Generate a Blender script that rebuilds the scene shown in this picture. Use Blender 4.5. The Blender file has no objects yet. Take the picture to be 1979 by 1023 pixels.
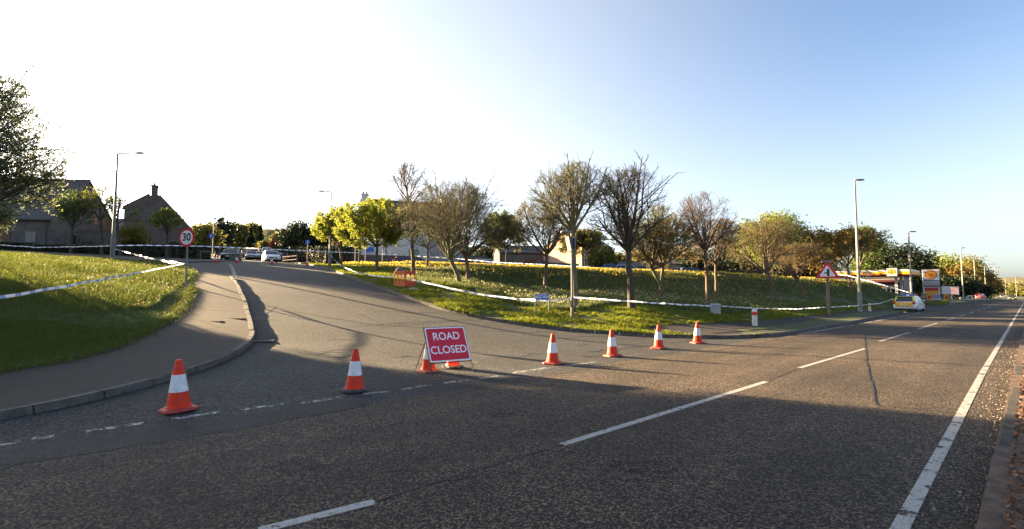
import bpy, bmesh, math, random
import numpy as np
from mathutils import Vector, Matrix, geometry
C = bpy.context.scene.collection
SC = bpy.context.scene
# ---------------------------------------------------------------- camera, world, sun, exposure
FPX, CX, CY, PITCH, EYE = 935.0, 989.5, 511.5, math.radians(3.52), 1.72
cam = bpy.data.cameras.new('camera'); cam.sensor_width = 36.0; cam.lens = FPX/1979*36
cam.clip_start = 0.05; cam.clip_end = 5000
camo = bpy.data.objects.new('camera', cam); C.objects.link(camo)
camo.location = (0, 0, EYE); camo.rotation_euler = (math.pi/2+PITCH, 0, 0)
SC.camera = camo
SUN_EL = math.radians(13.2)
SUN = Vector((-.862*math.cos(SUN_EL), .507*math.cos(SUN_EL), math.sin(SUN_EL))).normalized()
W = bpy.data.worlds.new('World'); SC.world = W; W.use_nodes = True
wn = W.node_tree
sky = wn.nodes.new('ShaderNodeTexSky'); sky.sky_type = 'NISHITA'; sky.sun_disc = False
sky.sun_elevation = SUN_EL; sky.sun_rotation = math.atan2(SUN.x, SUN.y)
sky.air_density = .9; sky.dust_density = 1.8; sky.ozone_density = 2.3; sky.altitude = 50
hs = wn.nodes.new('ShaderNodeHueSaturation'); hs.inputs['Saturation'].default_value = 1.0; hs.inputs['Value'].default_value = .76; hs.inputs['Hue'].default_value = .502
wn.links.new(sky.outputs[0], hs.inputs['Color']); # the air is hazier towards the sun and towards the horizon: the blue washes out there
hz = wn.nodes.new('ShaderNodeHueSaturation'); hz.inputs['Saturation'].default_value = .42; hz.inputs['Value'].default_value = .8; wn.links.new(sky.outputs[0], hz.inputs['Color'])
wtc = wn.nodes.new('ShaderNodeTexCoord'); wdot = wn.nodes.new('ShaderNodeVectorMath'); wdot.operation = 'DOT_PRODUCT'; wn.links.new(wtc.outputs['Generated'], wdot.inputs[0]); wdot.inputs[1].default_value = SUN
def wmap(src, a, b, c, d):
    n = wn.nodes.new('ShaderNodeMapRange'); n.interpolation_type = 'SMOOTHSTEP'; wn.links.new(src, n.inputs[0])
    for i, v in enumerate((a, b, c, d)): n.inputs[i+1].default_value = v
    return n.outputs[0]
wsp = wn.nodes.new('ShaderNodeSeparateXYZ'); wn.links.new(wtc.outputs['Generated'], wsp.inputs[0])
wmx = wn.nodes.new('ShaderNodeMath'); wmx.operation = 'MULTIPLY'; wn.links.new(wmap(wdot.outputs['Value'], -.12, .58, 1, .12), wmx.inputs[0]); wn.links.new(wmap(wsp.outputs[2], .05, .5, .25, 1), wmx.inputs[1])
wmix = wn.nodes.new('ShaderNodeMix'); wmix.data_type = 'RGBA'; wn.links.new(wmx.outputs[0], wmix.inputs[0]); wn.links.new(hz.outputs[0], wmix.inputs[6]); wn.links.new(hs.outputs[0], wmix.inputs[7])
wn.links.new(wmix.outputs[2], wn.nodes['Background'].inputs[0])
wn.nodes['Background'].inputs[1].default_value = 0.05
sl = bpy.data.lights.new('sun', 'SUN'); sl.energy = 5.0; sl.angle = math.radians(.5); sl.color = (1, .72, .40)
so = bpy.data.objects.new('sun', sl); C.objects.link(so)
so.rotation_euler = SUN.to_track_quat('Z', 'Y').to_euler(); so.location = (-80, 47, 60)
SC.view_settings.view_transform = 'Standard'; SC.view_settings.look = 'None'
SC.view_settings.exposure = 3.3; SC.view_settings.gamma = 1
SC.render.engine = 'CYCLES'
SC.cycles.max_bounces = 6; SC.cycles.transparent_max_bounces = 12
R_ = math.radians
# ---------------------------------------------------------------- helpers
def ray(px, py):
    a, w = (px-CX)/FPX, -(py-CY)/FPX
    y = math.cos(PITCH)-w*math.sin(PITCH)
    return a/y, (math.sin(PITCH)+w*math.cos(PITCH))/y          # dX/dY, dZ/dY
def zat(py, Y): return EYE+Y*ray(CX, py)[1]
def xat(px, py, Y): return ray(px, py)[0]*Y
def P(px, py, Y):
    a, b = ray(px, py); return Vector((a*Y, Y, EYE+b*Y))
def tag(o, label=None, cat=None, group=None, kind=None):
    if label: o['label'] = label
    if cat: o['category'] = cat
    if group: o['group'] = group
    if kind: o['kind'] = kind
    return o
def empty(name, loc, rz=0, label=None, cat=None, group=None):
    o = bpy.data.objects.new(name, None); C.objects.link(o); o.empty_display_size = .2
    o.location = loc; o.rotation_euler = (0, 0, rz)
    return tag(o, label, cat, group)
def copy_tree(o, loc=None, rz=None, label=None, group=None, parent=None):
    c = o.copy(); C.objects.link(c)
    if parent: c.parent = parent
    if loc is not None: c.location = loc
    if rz is not None: c.rotation_euler = (0, 0, rz)
    if label: c['label'] = label
    if group: c['group'] = group
    for ch in list(o.children): copy_tree(ch, parent=c)
    return c
def link(name, me, mats, parent=None):
    o = bpy.data.objects.new(name, me); C.objects.link(o)
    for m in (mats if isinstance(mats, (list, tuple)) else [mats]): me.materials.append(m)
    if parent: o.parent = parent
    return o
def np_mesh(name, V, F, mats, parent=None, smooth=False, mi=None):
    """V (n,3) array, F (m,k) array or list of such arrays (k = 3 or 4)."""
    Fs = F if isinstance(F, list) else [F]
    me = bpy.data.meshes.new(name)
    V = np.asarray(V, np.float32); me.vertices.add(len(V)); me.vertices.foreach_set('co', V.ravel())
    loops = np.concatenate([np.asarray(f, np.int32).ravel() for f in Fs])
    tot = np.concatenate([np.full(len(f), f.shape[1], np.int32) for f in Fs])
    me.loops.add(len(loops)); me.loops.foreach_set('vertex_index', loops)
    me.polygons.add(len(tot))
    st = np.zeros(len(tot), np.int32); st[1:] = np.cumsum(tot)[:-1]
    me.polygons.foreach_set('loop_start', st)
    if smooth: me.polygons.foreach_set('use_smooth', np.ones(len(tot), bool))
    if mi is not None: me.polygons.foreach_set('material_index', np.asarray(mi, np.int32))
    me.update(calc_edges=True); me.validate()
    return link(name, me, mats, parent)
class MB:
    """collects shapes into ONE mesh"""
    def __init__(s): s.v = []; s.f = []; s.m = []; s.mi = 0; s.M = Matrix.Identity(4)
    def add(s, vs, fs):
        b = len(s.v); s.v += [tuple(s.M @ Vector(p)) for p in vs]
        s.f += [tuple(i+b for i in f) for f in fs]; s.m += [s.mi]*len(fs); return s
    def box(s, x0, x1, y0, y1, z0, z1, bev=0):
        if bev:
            a = bev; prof = []
            bm = bmesh.new(); bmesh.ops.create_cube(bm, size=1)
            for v in bm.verts: v.co = ((x0+x1)/2+v.co.x*(x1-x0), (y0+y1)/2+v.co.y*(y1-y0), (z0+z1)/2+v.co.z*(z1-z0))
            bmesh.ops.bevel(bm, geom=bm.edges[:], offset=bev, segments=2, affect='EDGES', profile=.5)
            bm.verts.index_update()
            s.add([v.co[:] for v in bm.verts], [[v.index for v in f.verts] for f in bm.faces]); bm.free(); return s
        return s.add([(x0,y0,z0),(x1,y0,z0),(x1,y1,z0),(x0,y1,z0),(x0,y0,z1),(x1,y0,z1),(x1,y1,z1),(x0,y1,z1)],
                     [(3,2,1,0),(4,5,6,7),(0,1,5,4),(1,2,6,5),(2,3,7,6),(3,0,4,7)])
    def tube(s, pts, rad, n=10, cap=True):
        pts = [Vector(p) for p in pts]; rad = rad if isinstance(rad, (list, tuple)) else [rad]*len(pts)
        vs = []; ref = None
        for i, p in enumerate(pts):
            t = (pts[min(i+1, len(pts)-1)]-pts[max(i-1, 0)]).normalized()
            if ref is None: ref = Vector((1, 0, 0)) if abs(t.x) < .9 else Vector((0, 1, 0))
            a = (ref-t*ref.dot(t)).normalized(); b = t.cross(a); ref = a
            for k in range(n):
                g = 2*math.pi*k/n; vs.append(p+(a*math.cos(g)+b*math.sin(g))*rad[i])
        fs = [(i*n+k, i*n+(k+1) % n, (i+1)*n+(k+1) % n, (i+1)*n+k) for i in range(len(pts)-1) for k in range(n)]
        if cap: fs += [tuple(range(n))[::-1], tuple(range((len(pts)-1)*n, len(pts)*n))]
        return s.add(vs, fs)
    def lathe(s, prof, n=20, cx=0, cy=0):
        vs = [(cx+r*math.cos(2*math.pi*k/n), cy+r*math.sin(2*math.pi*k/n), z) for r, z in prof for k in range(n)]
        fs = [(i*n+k, i*n+(k+1) % n, (i+1)*n+(k+1) % n, (i+1)*n+k) for i in range(len(prof)-1) for k in range(n)]
        fs += [tuple(range(n))[::-1], tuple(range((len(prof)-1)*n, len(prof)*n))]
        return s.add(vs, fs)
    def prism(s, poly, y0, y1):
        """poly in x,z, extruded from y0 to y1"""
        n = len(poly); vs = [(x, y0, z) for x, z in poly]+[(x, y1, z) for x, z in poly]
        fs = [tuple(range(n)), tuple(range(2*n-1, n-1, -1))]+[(i, i+n, (i+1) % n+n, (i+1) % n) for i in range(n)]
        return s.add(vs, fs)
    def slab(s, poly, z0, z1):
        n = len(poly); vs = [(x, y, z0) for x, y in poly]+[(x, y, z1) for x, y in poly]
        fs = [tuple(range(n))[::-1], tuple(range(n, 2*n))]+[(i, (i+1) % n, (i+1) % n+n, i+n) for i in range(n)]
        return s.add(vs, fs)
    def loft(s, rings, cap=True, closed=True):
        n = len(rings[0]); vs = [p for r in rings for p in r]
        fs = [(i*n+k, i*n+(k+1) % n, (i+1)*n+(k+1) % n, (i+1)*n+k) for i in range(len(rings)-1) for k in range(n if closed else n-1)]
        if cap: fs += [tuple(range(n))[::-1], tuple(range((len(rings)-1)*n, len(rings)*n))]
        return s.add(vs, fs)
    def build(s, name, mats, parent=None, smooth=False, fix=True):
        me = bpy.data.meshes.new(name); me.from_pydata(s.v, [], s.f)
        for p, m in zip(me.polygons, s.m): p.material_index = m; p.use_smooth = smooth
        if fix:
            bm = bmesh.new(); bm.from_mesh(me); bmesh.ops.recalc_face_normals(bm, faces=bm.faces[:]); bm.to_mesh(me); bm.free()
        me.update()
        if smooth: me.set_sharp_from_angle(angle=R_(38))
        return link(name, me, mats, parent)
def text_mesh(txt, size, depth=.003, bold=.0):
    cu = bpy.data.curves.new('txt', 'FONT'); cu.body = txt; cu.size = size; cu.extrude = depth; cu.offset = bold*size
    cu.align_x = 'CENTER'; cu.align_y = 'CENTER'; cu.resolution_u = 4
    o = bpy.data.objects.new('txt', cu); C.objects.link(o)
    dg = bpy.context.evaluated_depsgraph_get(); me = bpy.data.meshes.new_from_object(o.evaluated_get(dg))
    bpy.data.objects.remove(o); bpy.data.curves.remove(cu)
    return me
def letters(name, txt, size, mat, parent, loc, rot=(R_(90), 0, 0), depth=.003, bold=.0, sx=1):
    me = text_mesh(txt, size, depth, bold); o = link(name, me, mat, parent)
    o.location = loc; o.rotation_euler = rot; o.scale = (sx, 1, 1); return o
# ---------------------------------------------------------------- materials
def mat(name, col, rough=.6, metal=0, spec=.5):
    m = bpy.data.materials.new(name); m.use_nodes = True
    b = m.node_tree.nodes['Principled BSDF']
    b.inputs['Base Color'].default_value = (*col, 1); b.inputs['Roughness'].default_value = rough
    b.inputs['Metallic'].default_value = metal; b.inputs['Specular IOR Level'].default_value = spec
    return m
def nodes(m): return m.node_tree.nodes, m.node_tree.links, m.node_tree.nodes['Principled BSDF']
def ramp(N, stops):
    r = N.new('ShaderNodeValToRGB'); e = r.color_ramp.elements
    while len(e) < len(stops): e.new(.5)
    for x, (p, c) in zip(e, stops): x.position = p; x.color = (*c, 1)
    return r
def noise_tex(N, L, scale, detail=4, rough=.6, obj=True, stretch=None):
    tc = N.new('ShaderNodeTexCoord'); n = N.new('ShaderNodeTexNoise')
    n.inputs['Scale'].default_value = scale; n.inputs['Detail'].default_value = detail; n.inputs['Roughness'].default_value = rough
    if stretch:
        mp = N.new('ShaderNodeMapping'); mp.inputs['Scale'].default_value = stretch
        L.new(tc.outputs['Object'], mp.inputs[0]); L.new(mp.outputs[0], n.inputs['Vector'])
    else: L.new(tc.outputs['Object'], n.inputs['Vector'])
    return n
def vmat(name, c0, c1, scale=3, rough=.7, bump=0, bscale=None, metal=0, stretch=None, lo=.35, hi=.65, spec=.4):
    """material varying between two colours by noise"""
    m = mat(name, c0, rough, metal, spec); N, L, b = nodes(m)
    n = noise_tex(N, L, scale, 5, .65, stretch=stretch); r = ramp(N, [(lo, c0), (hi, c1)])
    L.new(n.outputs[0], r.inputs[0]); L.new(r.outputs[0], b.inputs['Base Color'])
    if bump:
        n2 = noise_tex(N, L, bscale or scale*6, 3, .6, stretch=stretch); bp = N.new('ShaderNodeBump')
        bp.inputs['Strength'].default_value = bump; bp.inputs['Distance'].default_value = .02
        L.new(n2.outputs[0], bp.inputs['Height']); L.new(bp.outputs[0], b.inputs['Normal'])
    return m
def leaf_mat(name, cols, trans=.45, rough=.6):
    """leaves and blades: colour varies leaf by leaf, light shines through"""
    m = mat(name, cols[0], rough, 0, .25); N, L, b = nodes(m)
    g = N.new('ShaderNodeNewGeometry')
    r = ramp(N, [(i/max(1, len(cols)-1), c) for i, c in enumerate(cols)])
    L.new(g.outputs['Random Per Island'], r.inputs[0]); L.new(r.outputs[0], b.inputs['Base Color'])
    t = N.new('ShaderNodeBsdfTranslucent'); L.new(r.outputs[0], t.inputs[0])
    mx = N.new('ShaderNodeMixShader'); mx.inputs[0].default_value = trans
    L.new(b.outputs[0], mx.inputs[1]); L.new(t.outputs[0], mx.inputs[2])
    L.new(mx.outputs[0], N['Material Output'].inputs[0])
    return m
def asphalt(name, dark, light, chip, blot, blot_scale=.35, bump=.6, rough=.85, chips=70, streak=None):
    m = mat(name, dark, rough, 0, .35); N, L, b = nodes(m)
    tc = N.new('ShaderNodeTexCoord')
    v = N.new('ShaderNodeTexVoronoi'); v.inputs['Scale'].default_value = chips; L.new(tc.outputs['Object'], v.inputs['Vector'])
    sp = N.new('ShaderNodeSeparateColor'); L.new(v.outputs['Color'], sp.inputs[0])
    r = ramp(N, [(0, dark), (.55, light), (1, chip)]); L.new(sp.outputs[0], r.inputs[0])
    n = noise_tex(N, L, blot_scale, 6, .65); r2 = ramp(N, [(.3, (1-blot,)*3), (.7, (1+blot*.6,)*3)]); L.new(n.outputs[0], r2.inputs[0])
    n3 = noise_tex(N, L, 3.5, 8, .75); r3 = ramp(N, [(.25, (.58,)*3), (.75, (1.3,)*3)]); L.new(n3.outputs[0], r3.inputs[0])
    mx = N.new('ShaderNodeMix'); mx.data_type = 'RGBA'; mx.blend_type = 'MULTIPLY'; mx.inputs[0].default_value = 1
    L.new(r.outputs[0], mx.inputs[6]); L.new(r2.outputs[0], mx.inputs[7])
    if streak is not None:
        mp = N.new('ShaderNodeMapping'); mp.vector_type = 'TEXTURE'; mp.inputs['Rotation'].default_value = (0, 0, streak); mp.inputs['Scale'].default_value = (14, .8, 1); L.new(tc.outputs['Object'], mp.inputs[0])
        n4 = N.new('ShaderNodeTexNoise'); n4.inputs['Scale'].default_value = 1; n4.inputs['Detail'].default_value = 5; L.new(mp.outputs[0], n4.inputs['Vector'])
        r4 = ramp(N, [(.3, (.6,.6,.6)), (.7, (1.28,1.28,1.28))]); L.new(n4.outputs[0], r4.inputs[0])
        m4 = N.new('ShaderNodeMix'); m4.data_type = 'RGBA'; m4.blend_type = 'MULTIPLY'; m4.inputs[0].default_value = 1
        L.new(mx.outputs[2], m4.inputs[6]); L.new(r4.outputs[0], m4.inputs[7]); mx = m4
    mx2 = N.new('ShaderNodeMix'); mx2.data_type = 'RGBA'; mx2.blend_type = 'MULTIPLY'; mx2.inputs[0].default_value = 1
    L.new(mx.outputs[2], mx2.inputs[6]); L.new(r3.outputs[0], mx2.inputs[7]); L.new(mx2.outputs[2], b.inputs['Base Color'])
    bp = N.new('ShaderNodeBump'); bp.inputs['Strength'].default_value = bump; bp.inputs['Distance'].default_value = .013
    L.new(v.outputs['Distance'], bp.inputs['Height']); bp.invert = True; L.new(bp.outputs[0], b.inputs['Normal'])
    return m
def paint_worn(name, col, wear, scale=14):
    """road paint, worn through in patches"""
    m = mat(name, col, .7, 0, .3); N, L, b = nodes(m)
    n = noise_tex(N, L, scale, 6, .75); r = ramp(N, [(wear-.04, (0,)*3), (wear+.04, (1,)*3)]); L.new(n.outputs[0], r.inputs[0])
    n2 = noise_tex(N, L, 60, 3); r2 = ramp(N, [(.3, tuple(c*.6 for c in col)), (.6, col)]); L.new(n2.outputs[0], r2.inputs[0]); L.new(r2.outputs[0], b.inputs['Base Color'])
    t = N.new('ShaderNodeBsdfTransparent'); mx = N.new('ShaderNodeMixShader')
    L.new(r.outputs[0], mx.inputs[0]); L.new(t.outputs[0], mx.inputs[1]); L.new(b.outputs[0], mx.inputs[2])
    L.new(mx.outputs[0], N['Material Output'].inputs[0])
    return m
M = dict(
    main_road=asphalt('main_road_asphalt', (.003,.0026,.0024), (.0265,.0195,.0135), (.195,.142,.092), .45, chips=58, bump=1, streak=R_(43)),
    side_road=asphalt('side_road_asphalt', (.0022,.0024,.0027), (.0125,.0138,.0148), (.088,.095,.098), .5, bump=.9, chips=48),
    patch=asphalt('patch_asphalt', (.007,.007,.0075), (.016,.016,.016), (.045,.045,.042), .2),
    pave=asphalt('pavement_asphalt', (.0115,.009,.008), (.02,.0155,.0135), (.038,.031,.027), .3, bump=.3, chips=110),
    soil=vmat('red_chippings', (.05,.032,.024), (.13,.085,.06), 6, .95, .9, 40),
    dirty_kerb=vmat('mossy_dirty_kerb', (.022,.019,.015), (.055,.047,.037), 4, .95, .5, 40),
    kerb=vmat('concrete_kerb', (.06,.056,.05), (.12,.11,.096), 5, .9, .4, 60),
    white_line=paint_worn('white_road_paint', (.36,.35,.33), .40),
    worn_line=paint_worn('worn_road_paint', (.33,.325,.31), .50, 9),
    crack=mat('crack_sealant', (.006,.006,.006), .7),
    tar=mat('joint_sealant', (.06,.05,.04), .8),
    grass_soil=vmat('turf', (.028,.04,.012), (.06,.075,.022), 3, .95, .8, 30),
    galv=vmat('galvanised_steel', (.13,.13,.13), (.22,.22,.22), 4, .65, metal=.1),
    lamp_paint=vmat('lamp_post_paint', (.19,.18,.16), (.28,.27,.245), 3, .6),
    rust=vmat('rusty_steel', (.16,.06,.03), (.26,.12,.06), 9, .8),
    black=mat('black_paint', (.02,.02,.022), .5),
    white=mat('white_plastic', (.75,.75,.73), .5),
    wood=vmat('weathered_wood', (.14,.10,.07), (.26,.19,.13), 4, .85, .4, stretch=(6,6,.6)),
    glass=mat('dark_glass', (.02,.025,.03), .05, 0, .8),
    tyre=mat('tyre_rubber', (.018,.018,.018), .85),
    rim=mat('alloy_rim', (.45,.45,.46), .35, .7),
    red_sign=mat('red_sign_face', (.62,.015,.03), .4),
    white_sign=mat('white_sign_face', (.78,.78,.78), .4),
    grey_paint=vmat('dull_grey_paint', (.13,.13,.13), (.19,.19,.19), 4, .6),
    blue_sign=mat('blue_sign_face', (.02,.11,.45), .4),
    black_sign=mat('black_sign_face', (.012,.012,.012), .5),
    grey_sign=mat('grey_sign_back', (.075,.08,.085), .7),
)
# ---------------------------------------------------------------- terrain
UX, UY = .731, .682
def uv(x, y): return UX*x+UY*y, -UY*x+UX*y
def xy(u, v): return UX*u-UY*v, UY*u+UX*v
_rv = np.array([-1e3, 8, 11, 14, 17, 20, 24, 28, 34, 40, 48, 54, 65, 80, 110, 130, 200, 400])
_rh = np.array([0, 0, .1, .35, .75, 1.15, 1.75, 2.3, 3.05, 3.7, 4.4, 4.85, 5.7, 6.8, 9.3, 11, 16, 22])
_fv = np.linspace(-10, 400, 4101); _fh = np.interp(_fv, _rv, _rh)
_k = np.hanning(31); _k /= _k.sum(); _fh = np.convolve(np.pad(_fh, 15, mode='edge'), _k, 'valid')
def RH(v): return np.interp(v, _fv, _fh)
# the grassed bank: height against depth, column by column
COLS = [(560, None), (640, None),
 (700, [(32,2.6),(45,4.08),(60,5.5),(80,6.2),(120,7)]),
 (790, [(25.3,1.5),(36,3.03),(48,4.65),(70,5.2),(120,5.6)]),
 (900, [(22,.85),(29,2.0),(34,2.6),(38,3.6),(42,3.95),(47,4.38),(70,4.9),(120,5.3)]),
 (1000,[(21,.45),(28,1.39),(35,2.13),(39,3.5),(42,3.8),(47,4.2),(70,4.7),(120,5.)]),
 (1100,[(20.4,.28),(26,.95),(35,1.79),(39,3.5),(43,3.75),(48,4.05),(70,4.5),(120,4.7)]),
 (1220,[(20,.05),(26,.8),(36,1.8),(40,3.35),(44,3.6),(48,3.83),(70,4.2),(120,4.2)]),
 (1400,[(18.7,0),(25.4,.05),(33,.72),(40,1.36),(45,3.4),(49,3.6),(70,3.8),(120,3.5)]),
 (1500,[(20.3,0),(28.2,.05),(35,.65),(43,1.1),(48.5,3.28),(52,3.4),(70,3.6),(120,3.)]),
 (1600,[(25,0),(35,.05),(41,.55),(49,.9),(55.5,3.26),(59,3.4),(66,3.4),(80,2.5),(120,1.5)]),
 (1690,[(34,0),(46,.05),(56,.34),(64,3.09),(67,3.15),(72,3.),(85,1.5),(120,.8)]),
 (1740,[(44,0),(67,.05),(72,.5),(77,1.8),(80,1.8),(90,1.),(120,.5)]),
 (1800,[(50,0),(75,.45),(90,.7),(120,.9)]), (2000,[(50,0),(120,0)])]
_ct = np.array([ray(c[0], 560)[0] for c in COLS])
_yg = np.linspace(0, 200, 801); _tab = []
for (px, pts), t in zip(COLS, _ct):
    v = (-UY*t+UX)*_yg; base = RH(v)
    if pts:
        h = np.interp(_yg, [p[0] for p in pts], [p[1] for p in pts]); h = np.where(_yg < pts[0][0], base, h)
        kk = np.hanning(9); kk /= kk.sum(); hs = np.convolve(np.pad(h, 4, mode='edge'), kk, 'valid')
        base = np.where(_yg < pts[0][0]+1, h, hs)
    _tab.append(base)
_tab = np.array(_tab)
def GH(x, y):
    x, y = np.asarray(x, float), np.asarray(y, float); shp = np.broadcast(x, y).shape
    x, y = np.broadcast_to(x, shp).ravel(), np.broadcast_to(y, shp).ravel()
    u, v = uv(x, y); h = RH(v)
    t = x/np.maximum(y, .5); k = (t > _ct[0]) & (y > 15)
    if k.any():
        tk = np.clip(t[k], _ct[0], _ct[-1]-1e-6); i = np.clip(np.searchsorted(_ct, tk, side='right')-1, 0, len(_ct)-2)
        f = (tk-_ct[i])/(_ct[i+1]-_ct[i]); yy = np.clip(y[k], 0, 199.9)/.25; j = yy.astype(int); g = yy-j
        a = _tab[i, j]*(1-g)+_tab[i, j+1]*g; b = _tab[i+1, j]*(1-g)+_tab[i+1, j+1]*g
        h[k] = a*(1-f)+b*f
    h = np.where(v < 7.3, 0, h)
    return h.reshape(shp)
def G(x, y): return float(GH(x, y))
def hit(px, py, ymax=200):
    a, b = ray(px, py); ys = np.linspace(2.5, ymax, 4000); d = EYE+b*ys-GH(a*ys, ys)
    k = np.argmax(d < 0)
    if d[k] >= 0: raise ValueError(f'no ground at {px},{py}')
    y = ys[k]; return Vector((a*y, y, EYE+b*y))
def on(px, Y, py=560, dz=0):
    x = xat(px, py, Y); return Vector((x, Y, G(x, Y)+dz))
LIFT = .11
# outlines (plan) of the roads, pavements and lawns
def hp(pts): return [tuple(hit(*p)[:2]) for p in pts]
def yp(pts): return [tuple(on(px, Y, 505)[:2]) for px, Y in pts]
def dens(pl, step=.8):
    out = []
    for a, b in zip(pl[:-1], pl[1:]):
        n = max(1, int(math.dist(a, b)/step)); out += [(a[0]+(b[0]-a[0])*i/n, a[1]+(b[1]-a[1])*i/n) for i in range(n)]
    return out+[pl[-1]]
def smooth(pl, it=2, step=.8):
    pl = dens(pl, step)
    for _ in range(it): pl = [pl[0]]+[tuple((np.array(pl[i-1])+2*np.array(pl[i])+np.array(pl[i+1]))/4) for i in range(1, len(pl)-1)]+[pl[-1]]
    return pl
KL = smooth([xy(-60, 9.6), xy(-12, 9.45)]+hp([(0,818),(100,799),(219,767),(313,741),(379,722),(426,705),(469,683),(493,660),(494.5,644),(485,617),(475,582),(461,552),(450,539)]), 3, .5)
PAVE_END = hp([(388,534)])
LAWN_EDGE = smooth([xy(-60, 13.4), xy(-14, 13.1)]+hp([(0,737),(100,718),(200,690),(280,655),(330,625),(352,600),(368,570),(382,545),(388,534)]), 2)
LAWN_TOP = smooth(hp([(388,534),(365,519),(330,512.5),(260,508),(180,504),(100,498),(0,490)])+[(-60, 40), (-90, 42)], 1)
FARK = smooth([(-90, 50), (-62, 49)]+hp([(0,486.5),(75,491.5),(180,499),(250,504.5),(361,508.5),(420,507),(443,505)]), 1)
UPL = smooth(hp([(443,505)])+yp([(444,58),(455,75),(472,110),(484,160),(490,198)]), 1, 2)
UPR = smooth(yp([(512,198),(520,140),(533,110),(548,90),(560,74),(590,60)])+hp([(622,516)]), 1, 2)
KR = smooth(hp([(622,516),(650,527),(700,546),(745,562),(790,578),(850,601),(900,611),(960,622),(1030,633),(1100,640),(1180,646),(1260,651),(1350,655),(1420,654.5),(1480,651),(1540,644.5),(1600,633.5),(1690,616),(1735,606)])+[xy(60.5, 8.6), xy(64, 9.3), xy(70, 10.6)], 3, .6)
MAINK = [p for p in KR if uv(*p)[0] > 20.8 and uv(*p)[1] < 8.3]
def arc_far(off):
    return [xy(u, off+d) for u, d in ((100,0),(150,0),(200,1),(250,5),(300,13),(360,28),(430,52))]
MAIN = [xy(-60, 7.2), xy(-30, 7.2), xy(0, 7.2), xy(18, 7.2)]+MAINK+[xy(60, 8.0)]+arc_far(7.6)+arc_far(.34)[::-1]+[xy(60, .34), xy(30, .34), xy(10, .34), xy(0, .34), xy(-60, .34)]
SIDE = [xy(-60, 7.2)]+KL+PAVE_END+LAWN_TOP[1:]+FARK+UPL[1:]+UPR+[p for p in KR[1:] if uv(*p)[0] <= 20.8 or uv(*p)[1] > 9 and uv(*p)[0] < 30]+[xy(20.8, 7.2)]
PAVL = KL+PAVE_END+LAWN_EDGE[::-1][1:]
LAWN = LAWN_EDGE+LAWN_TOP[1:]+[(-90, 20), xy(-60, 13.4)]
FARP = FARK+UPL[1:6]+yp([(436, 62), (400, 53.5), (330, 51), (200, 48.5), (100, 47), (0, 47)])+[(-62, 53), (-90, 54)]
_gp = [(1240,640),(1290,633),(1350,630),(1400,627.5),(1450,626),(1500,621),(1560,614.5),(1620,607),(1680,601.5),(1730,597)]
GRASS_FRONT = smooth(hp(_gp), 1)
STRIP = smooth(hp([(1425,641),(1500,634),(1560,625),(1620,614.5),(1690,606),(1742,599.5)]), 1)
STRIP_FRONT = [p for p in KR if uv(*p)[0] > 19 and uv(*p)[1] < 9]
def off(pl, d):
    out = []
    for i, p in enumerate(pl):
        a, b = np.array(pl[max(0, i-1)]), np.array(pl[min(len(pl)-1, i+1)]); t = (b-a)/np.linalg.norm(b-a); out.append((p[0]+t[1]*d, p[1]-t[0]*d))
    return out
KR_BACK = [p for p in KR if 0 < uv(*p)[0]]
_pv0 = [p for p in KR if p[0] > hit(1180, 646).x and uv(*p)[1] < 9]
PAVR = _pv0+GRASS_FRONT[::-1]
STRIPP = STRIP+[p for p in KR if p[0] > hit(1440, 654).x and uv(*p)[1] < 9][::-1]
FORE = [xy(58.5, 8.0), xy(63, 9), xy(70, 10.5), xy(80, 12), xy(95, 12.6), xy(104, 15), xy(108, 45), xy(160, 45), xy(165, 12), xy(170, 7.6), xy(151, 7.6), xy(146, 10.5), xy(88, 10.5), xy(82, 7.7)]
ISLE = [xy(88, 10.5), xy(146, 10.5), xy(151, 7.6), xy(82, 7.7)]
REG = [('main_road', MAIN, 'main_road', 0), ('side_road', SIDE, 'side_road', 0), ('forecourt', FORE, 'side_road', 0),
       ('verge_strip', STRIPP, 'grass_soil', LIFT), ('pavement', PAVR, 'pave', LIFT), ('pavement', PAVL, 'pave', LIFT),
       ('pavement', FARP, 'pave', LIFT), ('lawn', LAWN, 'grass_soil', LIFT)]
def inside(poly, X, Y):
    poly = np.asarray(poly); n = len(poly); r = np.zeros(len(X), bool); j = n-1
    for i in range(n):
        xi, yi, xj, yj = *poly[i], *poly[j]
        if yi != yj: r ^= ((yi > Y) != (yj > Y)) & (X < (xj-xi)*(Y-yi)/(yj-yi)+xi)
        j = i
    return r
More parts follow.
